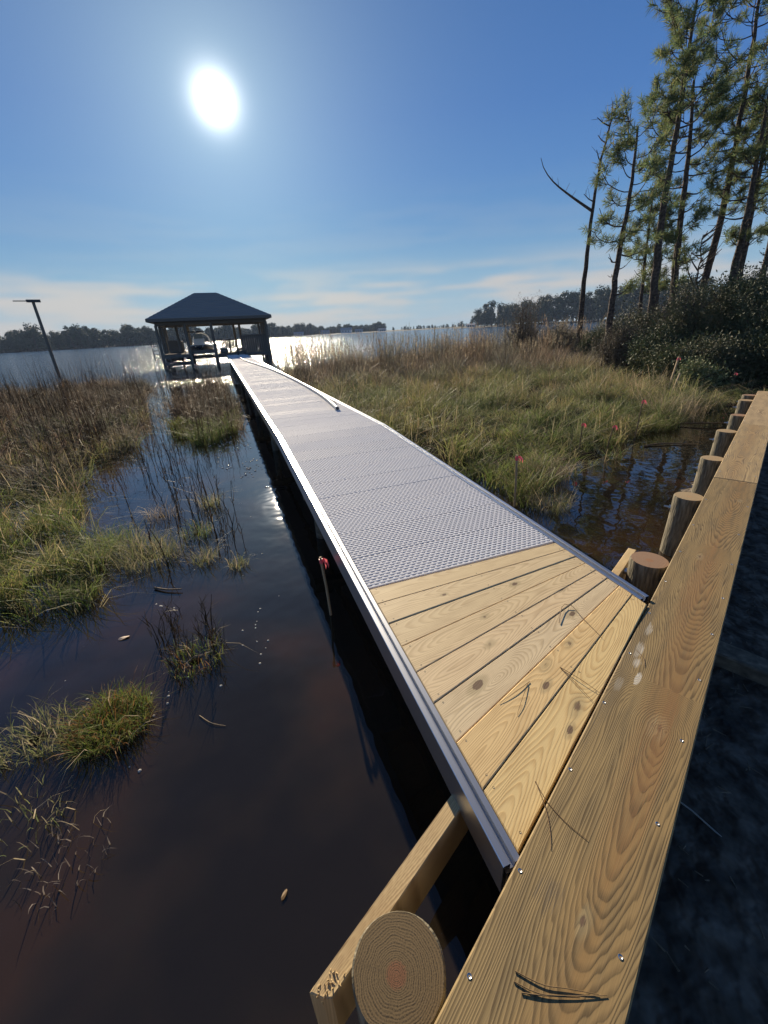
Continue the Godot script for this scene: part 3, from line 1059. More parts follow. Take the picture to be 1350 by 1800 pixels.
	# chairs and gear on the boathouse deck
	for c in [[0.15, 35.6, "deck chair nearest the slip on the boathouse deck"], [0.72, 36.0, "deck chair beside the storage closet on the boathouse deck"]]:
		var ch := thing("deck_chair", c[2], "chair", Vector3.ZERO, "chairs on the boathouse deck")
		var cx: float = c[0]
		var cz: float = c[1]
		put("seat", beam_mesh(bh(cx - .26, 1.15, cz), bh(cx + .26, 1.12, cz), 0.5, 0.05), M.dark_metal, ch)
		for k in 5:
			put("back_slat", beam_mesh(bh(cx - .22 + k * .11, 1.12, cz - .22), bh(cx - .24 + k * .12, 1.72, cz - .42), 0.09, 0.03), M.dark_metal, ch)
		for q in [[-.25, -.22], [.25, -.22], [-.25, .24], [.25, .24]]:
			put("leg", beam_mesh(bh(cx + q[0], .81, cz + q[1]), bh(cx + q[0], 1.36, cz + q[1]), 0.06, 0.06), M.dark_metal, ch)
		for q in [-.28, .28]:
			put("arm_rest", beam_mesh(bh(cx + q, 1.38, cz - .3), bh(cx + q, 1.38, cz + .3), 0.1, 0.03), M.dark_metal, ch)
	var cooler := thing("cooler", "low pale cooler on the boathouse deck between chairs and slip", "cooler")
	put("body", beam_mesh(bh(-.35, .97, 34.4), bh(.2, .97, 34.4), 0.34, 0.3, 0.02), mat(Color(.10, .12, .12), .5), cooler)
	put("lid", beam_mesh(bh(-.37, 1.15, 34.4), bh(.22, 1.15, 34.4), 0.37, 0.05, 0.015), M.white, cooler)
	var cart := thing("hand_cart", "dark loaded hand cart standing at the far end of the dock", "cart")
	var cb := dk(30.9, 0.98, 0)
	put("tray", beam_mesh(cb + DP * -.28 + Vector3(0, .2, 0), cb + DP * .28 + Vector3(0, .2, 0), 0.5, 0.12), M.dark_metal, cart)
	for q in [[-.24, -.2], [.24, -.2], [-.24, .2], [.24, .2]]:
		var wp: Vector3 = cb + DP * q[0] + DD * q[1] + Vector3(0, .085, 0)
		put("wheel", tube_mesh([wp - DP * .03, wp + DP * .03], [.085, .085], 14), M.tarp, cart)
	put("handle", tube_mesh([cb + DP * .28 + Vector3(0, .25, 0), cb + DP * .42 + Vector3(0, .75, 0)], [.015, .015], 6), M.dark_metal, cart)
	for q in [[-.12, .34, .16], [.1, .36, .18]]:
		put("bundle", beam_mesh(cb + DP * (q[0] - .1) + Vector3(0, q[1], 0), cb + DP * (q[0] + .1) + Vector3(0, q[1] + .03, 0), .3, q[2], .04), M.old_wood, cart)

	# solar lamp pole standing in the lake
	var lp := thing("lamp_pole", "tall thin pole with a flat solar lamp head standing in the lake", "pole", Vector3(-21.64, 0, -29.75))
	put("pole", tube_mesh([Vector3(0, -1, 0), Vector3(0.0, 4.5, 0)], [.11, .085], 12), post, lp)
	var ax := Vector3(.8, 0, -.59)
	put("lamp_head", beam_mesh(ax * -.34 + Vector3(0, 4.56, 0), ax * .4 + Vector3(0, 4.56, 0), .4, .14, .01), M.dark_metal, lp)
	put("arm", beam_mesh(ax * -1.0 + Vector3(0, 4.56, 0), ax * -.34 + Vector3(0, 4.56, 0), .09, .05), M.dark_metal, lp)


# ---------------------------------------------------------------- leaves
func leaf_ball(n: int, r: float, ll: float, lw: float, tints: Array, flat := 1.0) -> ArrayMesh:
	var st := start()
	for k in n:
		var d := Vector3(rng.randfn(), rng.randfn() * flat, rng.randfn()).normalized()
		var p := d * r * pow(rng.randf(), 0.45)
		var a := (d + Vector3(rng.randfn(), rng.randfn(), rng.randfn()) * 0.8).normalized()
		var s := a.cross(Vector3(rng.randfn(), rng.randfn(), rng.randfn())).normalized()
		var l := ll * rng.randf_range(0.6, 1.25)
		var w := lw * rng.randf_range(0.7, 1.2)
		var c: Color = tints[rng.randi() % tints.size()]
		st.set_color(c * rng.randf_range(0.75, 1.2))
		var m := p + a * l * 0.5 + s.cross(a) * l * 0.08
		tri(st, p, m + s * w * 0.5, m - s * w * 0.5)
		tri(st, m - s * w * 0.5, m + s * w * 0.5, p + a * l)
	return st.commit()


func needle_tuft(n: int, ll: float, lw: float, tints: Array) -> ArrayMesh:
	# a brush of needles about +y
	var st := start()
	for k in n:
		var b := Vector3(0, rng.randf_range(-0.13, 0.06), 0)
		var d := Vector3(rng.randfn(), rng.randf_range(0.0, 1.9), rng.randfn()).normalized()
		var s := d.cross(Vector3(rng.randfn(), rng.randfn(), rng.randfn())).normalized() * lw * 0.5
		var l := ll * rng.randf_range(0.75, 1.15)
		var c: Color = tints[rng.randi() % tints.size()]
		st.set_color(c * rng.randf_range(0.8, 1.25))
		var m := b + d * l * 0.55 + Vector3(0, -0.01, 0)
		var e := b + d * l + Vector3(0, -0.05 * rng.randf(), 0)
		tri(st, b - s, b + s, m + s)
		tri(st, b - s, m + s, m - s)
		tri(st, m - s, m + s, e)
	return st.commit()


func jitter(c: Color, a: float) -> Color:
	var f := 1.0 + rng.randf_range(-a, a)
	return Color(c.r * f * (1.0 + rng.randf_range(-a, a) * 0.3), c.g * f, c.b * f)


func curve_points(pts: Array, n: int) -> PackedVector3Array:
	var c := Curve3D.new()
	for i in pts.size():
		var p: Vector3 = pts[i]
		var a: Vector3 = pts[maxi(i - 1, 0)]
		var b: Vector3 = pts[mini(i + 1, pts.size() - 1)]
		var t := (b - a) * 0.16
		c.add_point(p, -t, t)
	var out := PackedVector3Array()
	var len := c.get_baked_length()
	for i in n:
		out.append(c.sample_baked(len * i / (n - 1), true))
	return out


var tufts := []


func pine(path: Array, r0: float, crown_from: float, spread: float, count: int, label: String, called := "pine_tree", density := 1.0) -> void:
	var o := thing(called, label, "pine tree", path[0])
	var rel := []
	for p in path:
		rel.append(p - path[0])
	var tr := curve_points(rel, 22)
	for i in tr.size():
		if i > 0 and i < tr.size() - 1:
			tr[i] += Vector3(rng.randfn(), 0, rng.randfn()) * 0.010
	var rad := PackedFloat32Array()
	for i in tr.size():
		rad.append(0.86 * lerpf(r0, r0 * 0.22, pow(i / 21.0, 1.15)) * (1.25 if i == 0 else 1.0))
	var st := start()
	tube(st, tr, rad, 10)
	put("trunk", st.commit(), M.bark, o)
	var total := 0.0
	for i in tr.size() - 1:
		total += tr[i].distance_to(tr[i + 1])
	var xf := []
	var cols := PackedColorArray()
	var az := rng.randf() * TAU
	for k in count:
		var q := k / float(count - 1)
		var f := lerpf(crown_from, 0.985, pow(q, 0.85))
		var fi := f * 21.0
		var i0 := mini(int(fi), 20)
		var p := tr[i0].lerp(tr[i0 + 1], fi - i0)
		az += 2.4 + rng.randfn() * 0.5
		var bare := q < 0.18 and rng.randf() < 0.5
		var len := spread * (0.35 + 0.75 * sin(PI * (0.22 + 0.72 * (1 - q)))) * rng.randf_range(0.55, 1.15) * (0.6 if bare else 1.0)
		var dir := Vector3(cos(az), 0, sin(az))
		var up := lerpf(0.12, 0.95, q) + rng.randfn() * 0.12
		var bend := rng.randf_range(0.1, 0.5)
		var bp := []
		for s in 6:
			var u := s / 5.0
			bp.append(p + dir * len * u * (1.0 - 0.15 * u) + Vector3(0, len * (up * u * 0.55 + bend * u * u * 0.6 - 0.12 * sin(u * PI)), 0) + Vector3(rng.randfn(), rng.randfn(), rng.randfn()) * 0.05 * len * u * 0.6)
		var cp := curve_points(bp, 8)
		var br := rad[i0] * rng.randf_range(0.24, 0.36)
		var bs := start()
		var rr := PackedFloat32Array()
		for s in 8:
			rr.append(lerpf(br, 0.009, s / 7.0))
		tube(bs, cp, rr, 6)
		# twigs
		var nt := 1 if bare else int(3 + len * 2.2)
		for t in nt:
			var u := rng.randf_range(0.35, 1.0)
			var bi := mini(int(u * 7.0), 6)
			var b := cp[bi].lerp(cp[bi + 1], u * 7.0 - bi)
			var td := (dir * rng.randf_range(0.2, 1.0) + dir.cross(Vector3.UP) * rng.randfn() * 0.9 + Vector3(0, rng.randf_range(0.1, 0.9), 0)).normalized()
			var tl := rng.randf_range(0.25, 0.6) * minf(1.0, 0.45 + len * 0.35)
			var e := b + td * tl
			tube(bs, PackedVector3Array([b, b.lerp(e, 0.5) + Vector3(0, -0.03, 0), e]), PackedFloat32Array([0.013, 0.010, 0.006]), 4, false)
			if bare:
				continue
			var m := int(rng.randf_range(1.0, 3.1) * density + 0.35)
			for z in m:
				var w := b.lerp(e, rng.randf_range(0.55, 1.08)) + Vector3(rng.randfn(), rng.randfn() * 0.6, rng.randfn()) * 0.10
				var ud := (td + Vector3(rng.randfn(), rng.randfn() + 0.5, rng.randfn()) * 0.5).normalized()
				var sx := ud.cross(Vector3(rng.randfn(), rng.randfn(), rng.randfn())).normalized()
				var sc := rng.randf_range(0.75, 1.2)
				xf.append(Transform3D(Basis(sx, ud, sx.cross(ud)).scaled(Vector3.ONE * sc), w))
				cols.append(jitter(Color(1, 1, 1), 0.28))
		put("branch", bs.commit(), M.bark, o)
	multi("crown", tufts[rng.randi() % tufts.size()], M.needle, xf, cols, o)


func bare_tree(called: String, label: String, path: Array, r0: float, limbs: Array, twigs: int) -> void:
	var o := thing(called, label, "tree", path[0])
	var rel := []
	for p in path:
		rel.append(p - path[0])
	var tr := curve_points(rel, 18)
	var rad := PackedFloat32Array()
	for i in 18:
		tr[i] += Vector3(rng.randfn(), 0, rng.randfn()) * 0.02
		rad.append(lerpf(r0, r0 * 0.18, i / 17.0))
	var st := start()
	tube(st, tr, rad, 8)
	put("trunk", st.commit(), M.bark, o)
	for l in limbs:
		var q := []
		for p in l:
			q.append(p - path[0])
		var cp := curve_points(q, 10)
		var bs := start()
		var rr := PackedFloat32Array()
		for i in 10:
			rr.append(lerpf(r0 * 0.42, 0.012, i / 9.0))
		tube(bs, cp, rr, 6)
		for k in 5:
			var b := cp[3 + k]
			var e := b + Vector3(rng.randfn() * 0.12, rng.randf_range(0.1, 0.35), rng.randfn() * 0.12)
			tube(bs, PackedVector3Array([b, e]), PackedFloat32Array([.012, .005]), 4, false)
		put("branch", bs.commit(), M.bark, o)
	for k in twigs:
		var f := rng.randf_range(11.0, 16.9)
		var b := tr[int(f)].lerp(tr[int(f) + 1], fmod(f, 1.0))
		var a := rng.randf() * TAU
		var l := rng.randf_range(0.3, 0.9)
		var d := Vector3(cos(a) * 0.8, rng.randf_range(0.2, 0.9), sin(a) * 0.8) * l
		var bs := start()
		tube(bs, PackedVector3Array([b, b + d * 0.5 + Vector3(0, -.04, 0), b + d]), PackedFloat32Array([.03, .022, .012]), 5, false)
		for z in 3:
			var u := b + d * rng.randf_range(0.4, 0.9)
			tube(bs, PackedVector3Array([u, u + Vector3(rng.randfn(), rng.randfn() + .6, rng.randfn()) * 0.14]), PackedFloat32Array([.008, .004]), 4, false)
		put("twig", bs.commit(), M.bark, o)


func pines() -> void:
	rng.seed = 404
	var green := [Color(.13, .175, .075), Color(.165, .20, .085), Color(.105, .15, .075), Color(.20, .20, .09)]
	for k in 3:
		tufts.append(needle_tuft(38, 0.24, 0.013, green))
	bare_tree("dead_tree", "slim dead tree with one long bare limb reaching left over the water", [Vector3(10.07, 0, -21.78), Vector3(9.92, 6.24, -21.85), Vector3(9.99, 7.62, -21.82), Vector3(10.28, 9.7, -21.72)], 0.15, [[Vector3(9.92, 6.2, -21.85), Vector3(9.08, 6.85, -22.23), Vector3(8.38, 7.45, -22.55), Vector3(7.95, 8.0, -22.75), Vector3(7.77, 8.45, -22.83)]], 13)
	pine([Vector3(8.44, 0, -15.9), Vector3(8.35, 3.21, -15.95), Vector3(8.38, 5.66, -15.93), Vector3(8.32, 7.1, -15.98)], 0.15, 0.36, 1.15, 24, "slender pine nearest the dead tree with foliage low on its trunk")
	pine([Vector3(10.8, 0.1, -18.01), Vector3(10.52, 4.41, -18.17), Vector3(10.46, 5.9, -18.21)], 0.10, 0.45, 0.9, 17, "short thin pine between two taller trunks")
	pine([Vector3(10.65, 0.05, -16.93), Vector3(10.31, 4.73, -17.14), Vector3(10.25, 7.66, -17.18), Vector3(10.21, 8.6, -17.2), Vector3(10.16, 10.4, -17.23)], 0.19, 0.58, 1.75, 32, "tallest full pine of the stand with broad dark crown", "pine_tree", 1.2)
	pine([Vector3(12.33, 0, -18.22), Vector3(11.9, 4.62, -18.51), Vector3(11.73, 7.03, -18.62), Vector3(11.49, 9.2, -18.79)], 0.2, 0.48, 1.5, 27, "pine with forked looking top just right of the tallest one")
	pine([Vector3(11.74, 0, -17.41), Vector3(11.44, 3.44, -17.61), Vector3(11.3, 5.3, -17.71)], 0.09, 0.55, 0.8, 14, "thin young pine hugging the trunk of a bigger pine")
	pine([Vector3(13.62, 0, -18.53), Vector3(13.45, 2.76, -18.66), Vector3(13.49, 4.88, -18.63), Vector3(13.43, 6.98, -18.67), Vector3(13.32, 9.16, -18.76), Vector3(13.14, 11.9, -18.89)], 0.19, 0.44, 1.9, 36, "tall pine cut by the top edge with twisting upper limbs", "pine_tree", 0.95)
	pine([Vector3(13.77, 0, -17.16), Vector3(13.53, 3.1, -17.35), Vector3(13.49, 4.92, -17.38), Vector3(13.3, 8.2, -17.54)], 0.2, 0.48, 1.4, 23, "thick pine with pale trunk near the right edge")
	pine([Vector3(15.25, 0, -18.53), Vector3(14.94, 3.05, -18.78), Vector3(14.78, 6.13, -18.92), Vector3(14.5, 10.2, -19.01)], 0.16, 0.42, 1.7, 28, "rightmost tall pine at the picture's right edge")
	pine([Vector3(12.97, 0.1, -20.2), Vector3(12.67, 3.08, -20.39), Vector3(12.58, 4.5, -20.45)], 0.08, 0.5, 0.85, 14, "small pine sapling seen between the trunks above the shrubs", "pine_sapling")
	pine([Vector3(16.3, 0.1, -19.0), Vector3(16.1, 5.0, -19.2), Vector3(16.0, 9.6, -19.3)], 0.16, 0.4, 1.7, 26, "pine behind the rightmost trunks, mostly outside the frame")
	bare_tree("bare_tree", "leafless grey tree with forking twigs above the shrubs", [Vector3(12.9, 0.1, -17.8), Vector3(12.84, 1.64, -17.86), Vector3(12.64, 3.25, -18.01), Vector3(12.55, 4.5, -18.08)], 0.06, [[Vector3(12.7, 2.6, -17.95), Vector3(12.3, 3.2, -18.0), Vector3(12.05, 3.9, -18.1)], [Vector3(12.68, 2.9, -17.95), Vector3(13.1, 3.5, -18.0), Vector3(13.2, 4.3, -18.1)], [Vector3(12.75, 2.2, -17.95), Vector3(12.2, 2.5, -17.8), Vector3(11.8, 3.0, -17.7)]], 18)


func shrub(called: String, label: String, at: Vector3, size: Vector3, mesh: Mesh, n: int, tint: Color, group := "", stems := 7) -> void:
	var o := thing(called, label, "shrub", at, group)
	var st := start()
	var tips := []
	for k in stems:
		var a := rng.randf() * TAU
		var rr := sqrt(rng.randf())
		var e := Vector3(cos(a) * size.x * rr * 0.8, size.y * (1.0 - 0.4 * rr) * rng.randf_range(0.7, 0.95), sin(a) * size.z * rr * 0.8)
		var b := Vector3(e.x * 0.15, -0.1, e.z * 0.15)
		var m := b.lerp(e, 0.5) + Vector3(rng.randfn() * 0.1, 0.1, rng.randfn() * 0.1)
		tube(st, PackedVector3Array([b, m, e]), PackedFloat32Array([0.035, 0.025, 0.01]), 5, false)
		tips.append(e)
		for z in 3:
			var s := m.lerp(e, rng.randf())
			var f := s + Vector3(rng.randfn() * size.x * 0.22, rng.randf_range(0.1, 0.4) * size.y * 0.5, rng.randfn() * size.z * 0.22)
			tube(st, PackedVector3Array([s, f]), PackedFloat32Array([0.014, 0.006]), 4, false)
			tips.append(f)
	put("stem", st.commit(), M.bark, o)
	var xf := []
	var cols := PackedColorArray()
	for k in n:
		var t: Vector3 = tips[rng.randi() % tips.size()]
		var p := t * rng.randf_range(0.45, 1.05) + Vector3(rng.randfn(), rng.randfn() * 0.7, rng.randfn()) * size.x * 0.16
		p.y = maxf(p.y, 0.05)
		xf.append(Transform3D(Basis.from_euler(Vector3(rng.randf() * TAU, rng.randf() * TAU, 0)).scaled(Vector3.ONE * rng.randf_range(0.6, 1.15)), p))
		cols.append(jitter(tint, 0.3))
	multi("foliage", mesh, M.leaf, xf, cols, o)


func shrubs() -> void:
	rng.seed = 515
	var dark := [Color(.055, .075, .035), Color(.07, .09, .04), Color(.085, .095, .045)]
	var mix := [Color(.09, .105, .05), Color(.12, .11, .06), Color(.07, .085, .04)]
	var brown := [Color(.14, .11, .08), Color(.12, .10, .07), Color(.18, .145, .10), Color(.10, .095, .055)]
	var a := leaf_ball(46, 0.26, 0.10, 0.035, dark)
	var b := leaf_ball(40, 0.26, 0.09, 0.03, mix)
	var c := leaf_ball(34, 0.24, 0.08, 0.018, brown)
	var white := Color(1, 1, 1)
	var W := "dark shrubs under the pines"
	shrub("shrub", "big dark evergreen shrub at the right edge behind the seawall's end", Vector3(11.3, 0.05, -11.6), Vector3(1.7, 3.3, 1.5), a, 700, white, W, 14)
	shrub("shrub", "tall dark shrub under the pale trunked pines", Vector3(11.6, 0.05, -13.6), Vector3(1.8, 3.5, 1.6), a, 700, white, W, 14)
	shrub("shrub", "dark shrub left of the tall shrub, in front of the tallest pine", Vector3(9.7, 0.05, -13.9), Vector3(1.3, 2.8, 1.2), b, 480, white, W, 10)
	shrub("shrub", "rounded mid green shrub right behind the tall wooden stake", Vector3(8.6, 0.05, -12.6), Vector3(1.1, 1.35, 1.0), b, 330, Color(1.15, 1.2, 1.0), W, 9)
	shrub("shrub", "shadowed shrub nearest the seawall's far end", Vector3(9.8, 0.05, -11.0), Vector3(1.0, 1.5, 1.0), a, 330, white, W, 9)
	shrub("shrub", "brownish shrub around the foot of the slender pine", Vector3(8.7, 0.05, -15.4), Vector3(1.1, 1.7, 0.9), c, 380, white, W, 9)
	shrub("shrub", "olive shrub between slender pine and tallest pine", Vector3(9.6, 0.05, -16.2), Vector3(1.2, 2.4, 1.0), b, 440, white, W, 9)
	shrub("shrub", "brown twiggy shrub behind the tallest pine", Vector3(11.2, 0.05, -16.4), Vector3(1.4, 2.8, 1.2), c, 460, white, W, 10)
	shrub("shrub", "high dark shrub below the bare grey tree", Vector3(13.0, 0.05, -16.0), Vector3(1.7, 3.5, 1.3), a, 600, white, W, 12)
	shrub("shrub", "high sunlit topped shrub at the frame's right edge", Vector3(14.6, 0.05, -15.0), Vector3(1.8, 4.4, 1.5), b, 700, white, W, 14)
	shrub("shrub", "dark shrub mass beyond the right edge", Vector3(13.4, 0.05, -12.4), Vector3(1.8, 3.0, 1.5), a, 520, white, W, 12)
	shrub("shrub", "low pale green shrub in front of the dark ones by the pond's end", Vector3(8.0, 0.05, -10.6), Vector3(0.55, 0.6, 0.5), b, 120, Color(1.9, 2.0, 1.7), "", 6)
	shrub("shrub", "dark spreading shrub just left of the ribboned stake by the seawall's end", Vector3(8.9, 0.05, -11.2), Vector3(1.0, 1.25, 0.8), b, 330, Color(.9, .9, .9), W, 10)
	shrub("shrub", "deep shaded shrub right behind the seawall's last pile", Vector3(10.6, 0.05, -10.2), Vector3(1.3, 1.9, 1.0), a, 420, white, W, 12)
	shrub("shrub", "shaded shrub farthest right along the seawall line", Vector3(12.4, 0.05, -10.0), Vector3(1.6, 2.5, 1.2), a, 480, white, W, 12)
	shrub("shrub", "dark shrub between rounded green shrub and slender pine", Vector3(8.9, 0.05, -13.9), Vector3(1.0, 1.7, 1.0), a, 360, white, W, 10)
	shrub("shrub", "tan leafless looking bush rising highest among the lakeside reeds", Vector3(8.35, 0.05, -24.6), Vector3(1.4, 2.9, 1.0), c, 420, Color(1.1, 1.05, 1.0), "", 16)
	shrub("shrub", "brown bush left of the dead tree's foot", Vector3(9.6, 0.05, -23.0), Vector3(1.2, 1.9, 0.9), c, 320, white, "", 12)
	shrub("shrub", "green bush on the bank between dead tree and slender pine", Vector3(9.9, 0.05, -19.4), Vector3(0.8, 1.6, 0.7), b, 240, Color(1, 1.15, 1), "", 9)


# ---------------------------------------------------------------- far shores
func polar(az: float, d: float) -> Vector3:
	return Vector3(sin(deg_to_rad(az)) * d, 0, -cos(deg_to_rad(az)) * d)


func crown_tree(kind: int, h: float) -> Node3D:
	# a far broadleaf or pine crown of many leaf sprays in uneven lobes; made at the origin
	var o := Node3D.new()
	var st := start()
	tube(st, PackedVector3Array([Vector3(0, -0.5, 0), Vector3(0.2, h * 0.35, 0.1), Vector3(-0.1, h * 0.7, 0)]), PackedFloat32Array([h * 0.025, h * 0.02, h * 0.008]), 6, false)
	var xs := []
	for k in (12 if kind == 0 else 13):
		var a := rng.randf() * TAU
		var q := rng.randf()
		var y := h * lerpf(0.12, 0.9, q) if kind == 0 else h * lerpf(0.1, 0.95, q)
		var rr := h * (0.36 if kind == 0 else 0.27) * (1.0 - 0.6 * q) * rng.randf_range(0.3, 1.0)
		xs.append([Vector3(cos(a) * rr, y, sin(a) * rr), h * rng.randf_range(0.11, 0.19)])
		tube(st, PackedVector3Array([Vector3(0, y * 0.75, 0), xs[-1][0]]), PackedFloat32Array([h * 0.008, h * 0.003]), 4, false)
	put("trunk", st.commit(), M.bark, o)
	var lf := start()
	for x in xs:
		for k in 75:
			var d := Vector3(rng.randfn(), rng.randfn() * 0.7, rng.randfn()).normalized()
			var p: Vector3 = x[0] + d * x[1] * pow(rng.randf(), 0.35)
			var e := d.cross(Vector3(rng.randfn(), rng.randfn(), rng.randfn())).normalized() * h * 0.028
			var f := e.cross(d + Vector3(rng.randfn(), rng.randfn(), rng.randfn()) * 0.6).normalized() * h * 0.024
			lf.set_color(Color(.045, .062, .030) * rng.randf_range(0.6, 1.4))
			tri(lf, p - e, p + f, p + e)
			tri(lf, p - e, p + e, p - f)
	put("crown", lf.commit(), M.leaf, o)
	return o


func far_shores() -> void:
	rng.seed = 99
	var soil := mat(Color(.05, .05, .035), 0.9)
	var bank := func(called: String, az0: float, d0: float, az1: float, d1: float, deep: float, label: String) -> void:
		var st := start()
		st.set_smooth_group(0)
		var n := 24
		for k in n:
			var q := []
			for j in 2:
				var t := (k + j) / float(n)
				var az := lerpf(az0, az1, t)
				var d := lerpf(d0, d1, t) * (1.0 + 0.02 * sin(t * 23.0))
				q.append([polar(az, d) + Vector3(0, -0.3, 0), polar(az, d * 1.015) + Vector3(0, .7, 0), polar(az, d + deep) + Vector3(0, 1.5, 0)])
			for j in 2:
				for v in [q[0][j], q[0][j + 1], q[1][j + 1], q[0][j], q[1][j + 1], q[1][j]]:
					st.add_vertex(v)
		st.generate_normals()
		structure(called, st.commit(), soil, label)
	bank.call("far_bank", -60.0, 300.0, -9.0, 520.0, 120.0, "far left shore under the dark wood")
	bank.call("far_bank", -9.0, 520.0, 13.0, 620.0, 120.0, "farthest shore in the middle of the horizon")
	bank.call("far_bank", 10.0, 430.0, 60.0, 170.0, 90.0, "nearer wooded point on the right")
	# shared far tree meshes
	var kinds := []
	for k in 5:
		kinds.append(crown_tree(0 if k < 3 else 1, 10.0))
	# left and middle woods read as one mass
	for w in [[-58.0, -26.0, 330.0, 390.0, 560, 1.25, "distant left wood"], [-26.0, -9.0, 400.0, 520.0, 300, 1.22, "distant wood behind the boathouse"], [-9.0, 1.2, 535.0, 610.0, 230, 1.05, "distant wood beyond the sun glitter"], [2.0, 13.0, 600.0, 640.0, 60, 0.5, "thin line of low far trees in the gap"]]:
		var wood_root := Node3D.new()
		wood_root.name = numbered("far_wood")
		add_child(wood_root)
		tag(wood_root, {"distant left wood": "dark blue green wood along the far left shore behind the lamp pole", "distant wood behind the boathouse": "dark wood on the far shore seen through the boathouse", "distant wood beyond the sun glitter": "wood on the far shore right of the boathouse with pale houses before it", "thin line of low far trees in the gap": "thin low line of trees where the horizon is most open"}[w[6]], "wood", "", "stuff")
		var lists := [[], [], [], [], []]
		var lc := [PackedColorArray(), PackedColorArray(), PackedColorArray(), PackedColorArray(), PackedColorArray()]
		for k in w[4]:
			var t := rng.randf()
			var az := lerpf(w[0], w[1], t)
			var row := rng.randf()
			var d: float = lerpf(w[2], w[3], t) * 1.02 + 8.0 + row * 60.0
			var v := rng.randi() % 5
			var s: float = w[5] * rng.randf_range(0.65, 1.1) * (1.0 + 0.12 * sin(az * 1.3) + 0.1 * sin(az * 3.7))
			if rng.randf() < 0.05:
				s *= 1.22
			lists[v].append(Transform3D(Basis(Vector3.UP, rng.randf() * TAU).scaled(Vector3(s * 1.15, s, s * 1.15)), polar(az, d) + Vector3(0, 0.5, 0)))
			lc[v].append(jitter(Color(1, 1, 1), 0.25))
		for v in 5:
			if lists[v].size():
				var cm: MeshInstance3D = kinds[v].get_node("crown")
				multi("crowns", cm.mesh, M.leaf, lists[v], lc[v], wood_root)
				multi("trunks", (kinds[v].get_node("trunk") as MeshInstance3D).mesh, M.bark, lists[v], lc[v], wood_root)
	# the right point: trees one can tell apart
	var first := []
	for k in 5:
		var o: Node3D = kinds[k]
		o.name = numbered("far_tree")
		add_child(o)
		tag(o, "", "tree", "trees on the wooded point")
		first.append(o)
	var n := 0
	var spots := [[11.0, 3.2], [12.4, 4.4], [13.0, 7.0], [13.8, 8.6], [14.7, 10.4], [15.6, 8.4], [16.6, 7.4], [17.4, 8.6], [18.3, 9.0], [19.2, 7.8], [20.1, 10.2], [21.0, 11.4], [22.0, 12.4], [22.9, 11.2], [23.8, 9.6], [24.7, 10.2], [25.6, 11.0], [26.6, 11.8], [27.6, 12.6], [28.6, 12.0], [29.6, 12.8], [30.6, 13.0], [31.8, 12.2], [33.2, 12.8], [34.6, 13.0], [36.2, 12.2]]
	var rows := []
	for s in spots:
		rows.append([s[0], s[1], 0.0])
	var back := Node3D.new()
	back.name = numbered("far_wood")
	add_child(back)
	tag(back, "dark wood filling the right point behind its front row of trees", "wood", "", "stuff")
	for v in 3:
		var xf := []
		var cl := PackedColorArray()
		for k in 34:
			var az := rng.randf_range(12.5, 42.0)
			var d := lerpf(430.0, 170.0, (az - 10.0) / 50.0) + rng.randf_range(9.0, 50.0)
			var sc := lerpf(6.0, 11.5, clampf((az - 12.5) / 10.0, 0, 1)) * rng.randf_range(0.7, 1.0) / 10.0 * d / 330.0 * 1.75
			xf.append(Transform3D(Basis(Vector3.UP, rng.randf() * TAU).scaled(Vector3.ONE * sc), polar(az, d) + Vector3(0, 0.5, 0)))
			cl.append(jitter(Color(1, 1, 1), 0.25))
		multi("crowns", (kinds[v].get_node("crown") as MeshInstance3D).mesh, M.leaf, xf, cl, back)
		multi("trunks", (kinds[v].get_node("trunk") as MeshInstance3D).mesh, M.bark, xf, cl, back)
	var nth := ["sixth", "seventh", "eighth", "ninth", "tenth", "eleventh", "twelfth", "thirteenth", "fourteenth", "fifteenth", "sixteenth", "seventeenth", "eighteenth", "nineteenth", "twentieth", "twenty first", "twenty second", "twenty third", "twenty fourth", "twenty fifth", "last"]
	for s in rows:
		var az: float = s[0]
		var d: float = lerpf(430.0, 170.0, (az - 10.0) / 50.0) + 6.0 + s[2]
		var k := 2 if n % 5 == 4 else n % 3
		if n < 26 and n % 4 == 3:
			k = 3 + n % 2
		var sc: float = s[1] / 10.0 * d / 330.0 * 1.75
		var label := "broad crowned tree in the wood on the right point"
		if s[2] == 0.0:
			label = ("%s waterside tree counted from the right point's tip, %s" % [nth[n - 5], "tall" if s[1] > 11.9 else ("of middling height" if s[1] > 9.5 else "lower than its neighbours")]) if n > 4 else ["tiny last tree at the tip of the right point", "low round tree second from the right point's tip", "third tree from the right point's tip", "tall feathery tree near the right point's tip", "tallest tree near the tip of the right point"][n]
		var at := polar(az, d) + Vector3(0, 0.4, 0)
		if n < 5:
			var o: Node3D = first[n]
			o.transform = Transform3D(Basis(Vector3.UP, rng.randf() * TAU).scaled(Vector3.ONE * sc), at)
			o.set_meta("label", label)
		else:
			copy(first[k], label, at, rng.randf() * TAU, sc)
		n += 1
	# pale houses on the far shore
	var i := 0
	var roof := mat(Color(.30, .30, .32), .7)
	for hsp in [[-9.6, 505.0, 10.0, 4.0, "leftmost pale house on the far shore right of the boathouse"], [-6.3, 518.0, 9.0, 4.5, "second pale house from the left on the far shore"], [-3.6, 525.0, 12.0, 6.0, "largest white house on the far shore"], [-2.0, 520.0, 8.0, 4.0, "white house at the right end of the far shore wood"], [0.9, 530.0, 8.0, 3.5, "small pale house in the gap on the far shore"], [12.2, 405.0, 7.0, 3.0, "small pale house at the tip of the right point"]]:
		var o := thing("far_house", hsp[4], "house", polar(hsp[0], hsp[1]) + Vector3(0, 0.6, 0), "houses on the far shore")
		o.rotation.y = deg_to_rad(-hsp[0]) + 0.3 * sin(i * 2.0)
		var w: float = hsp[2]
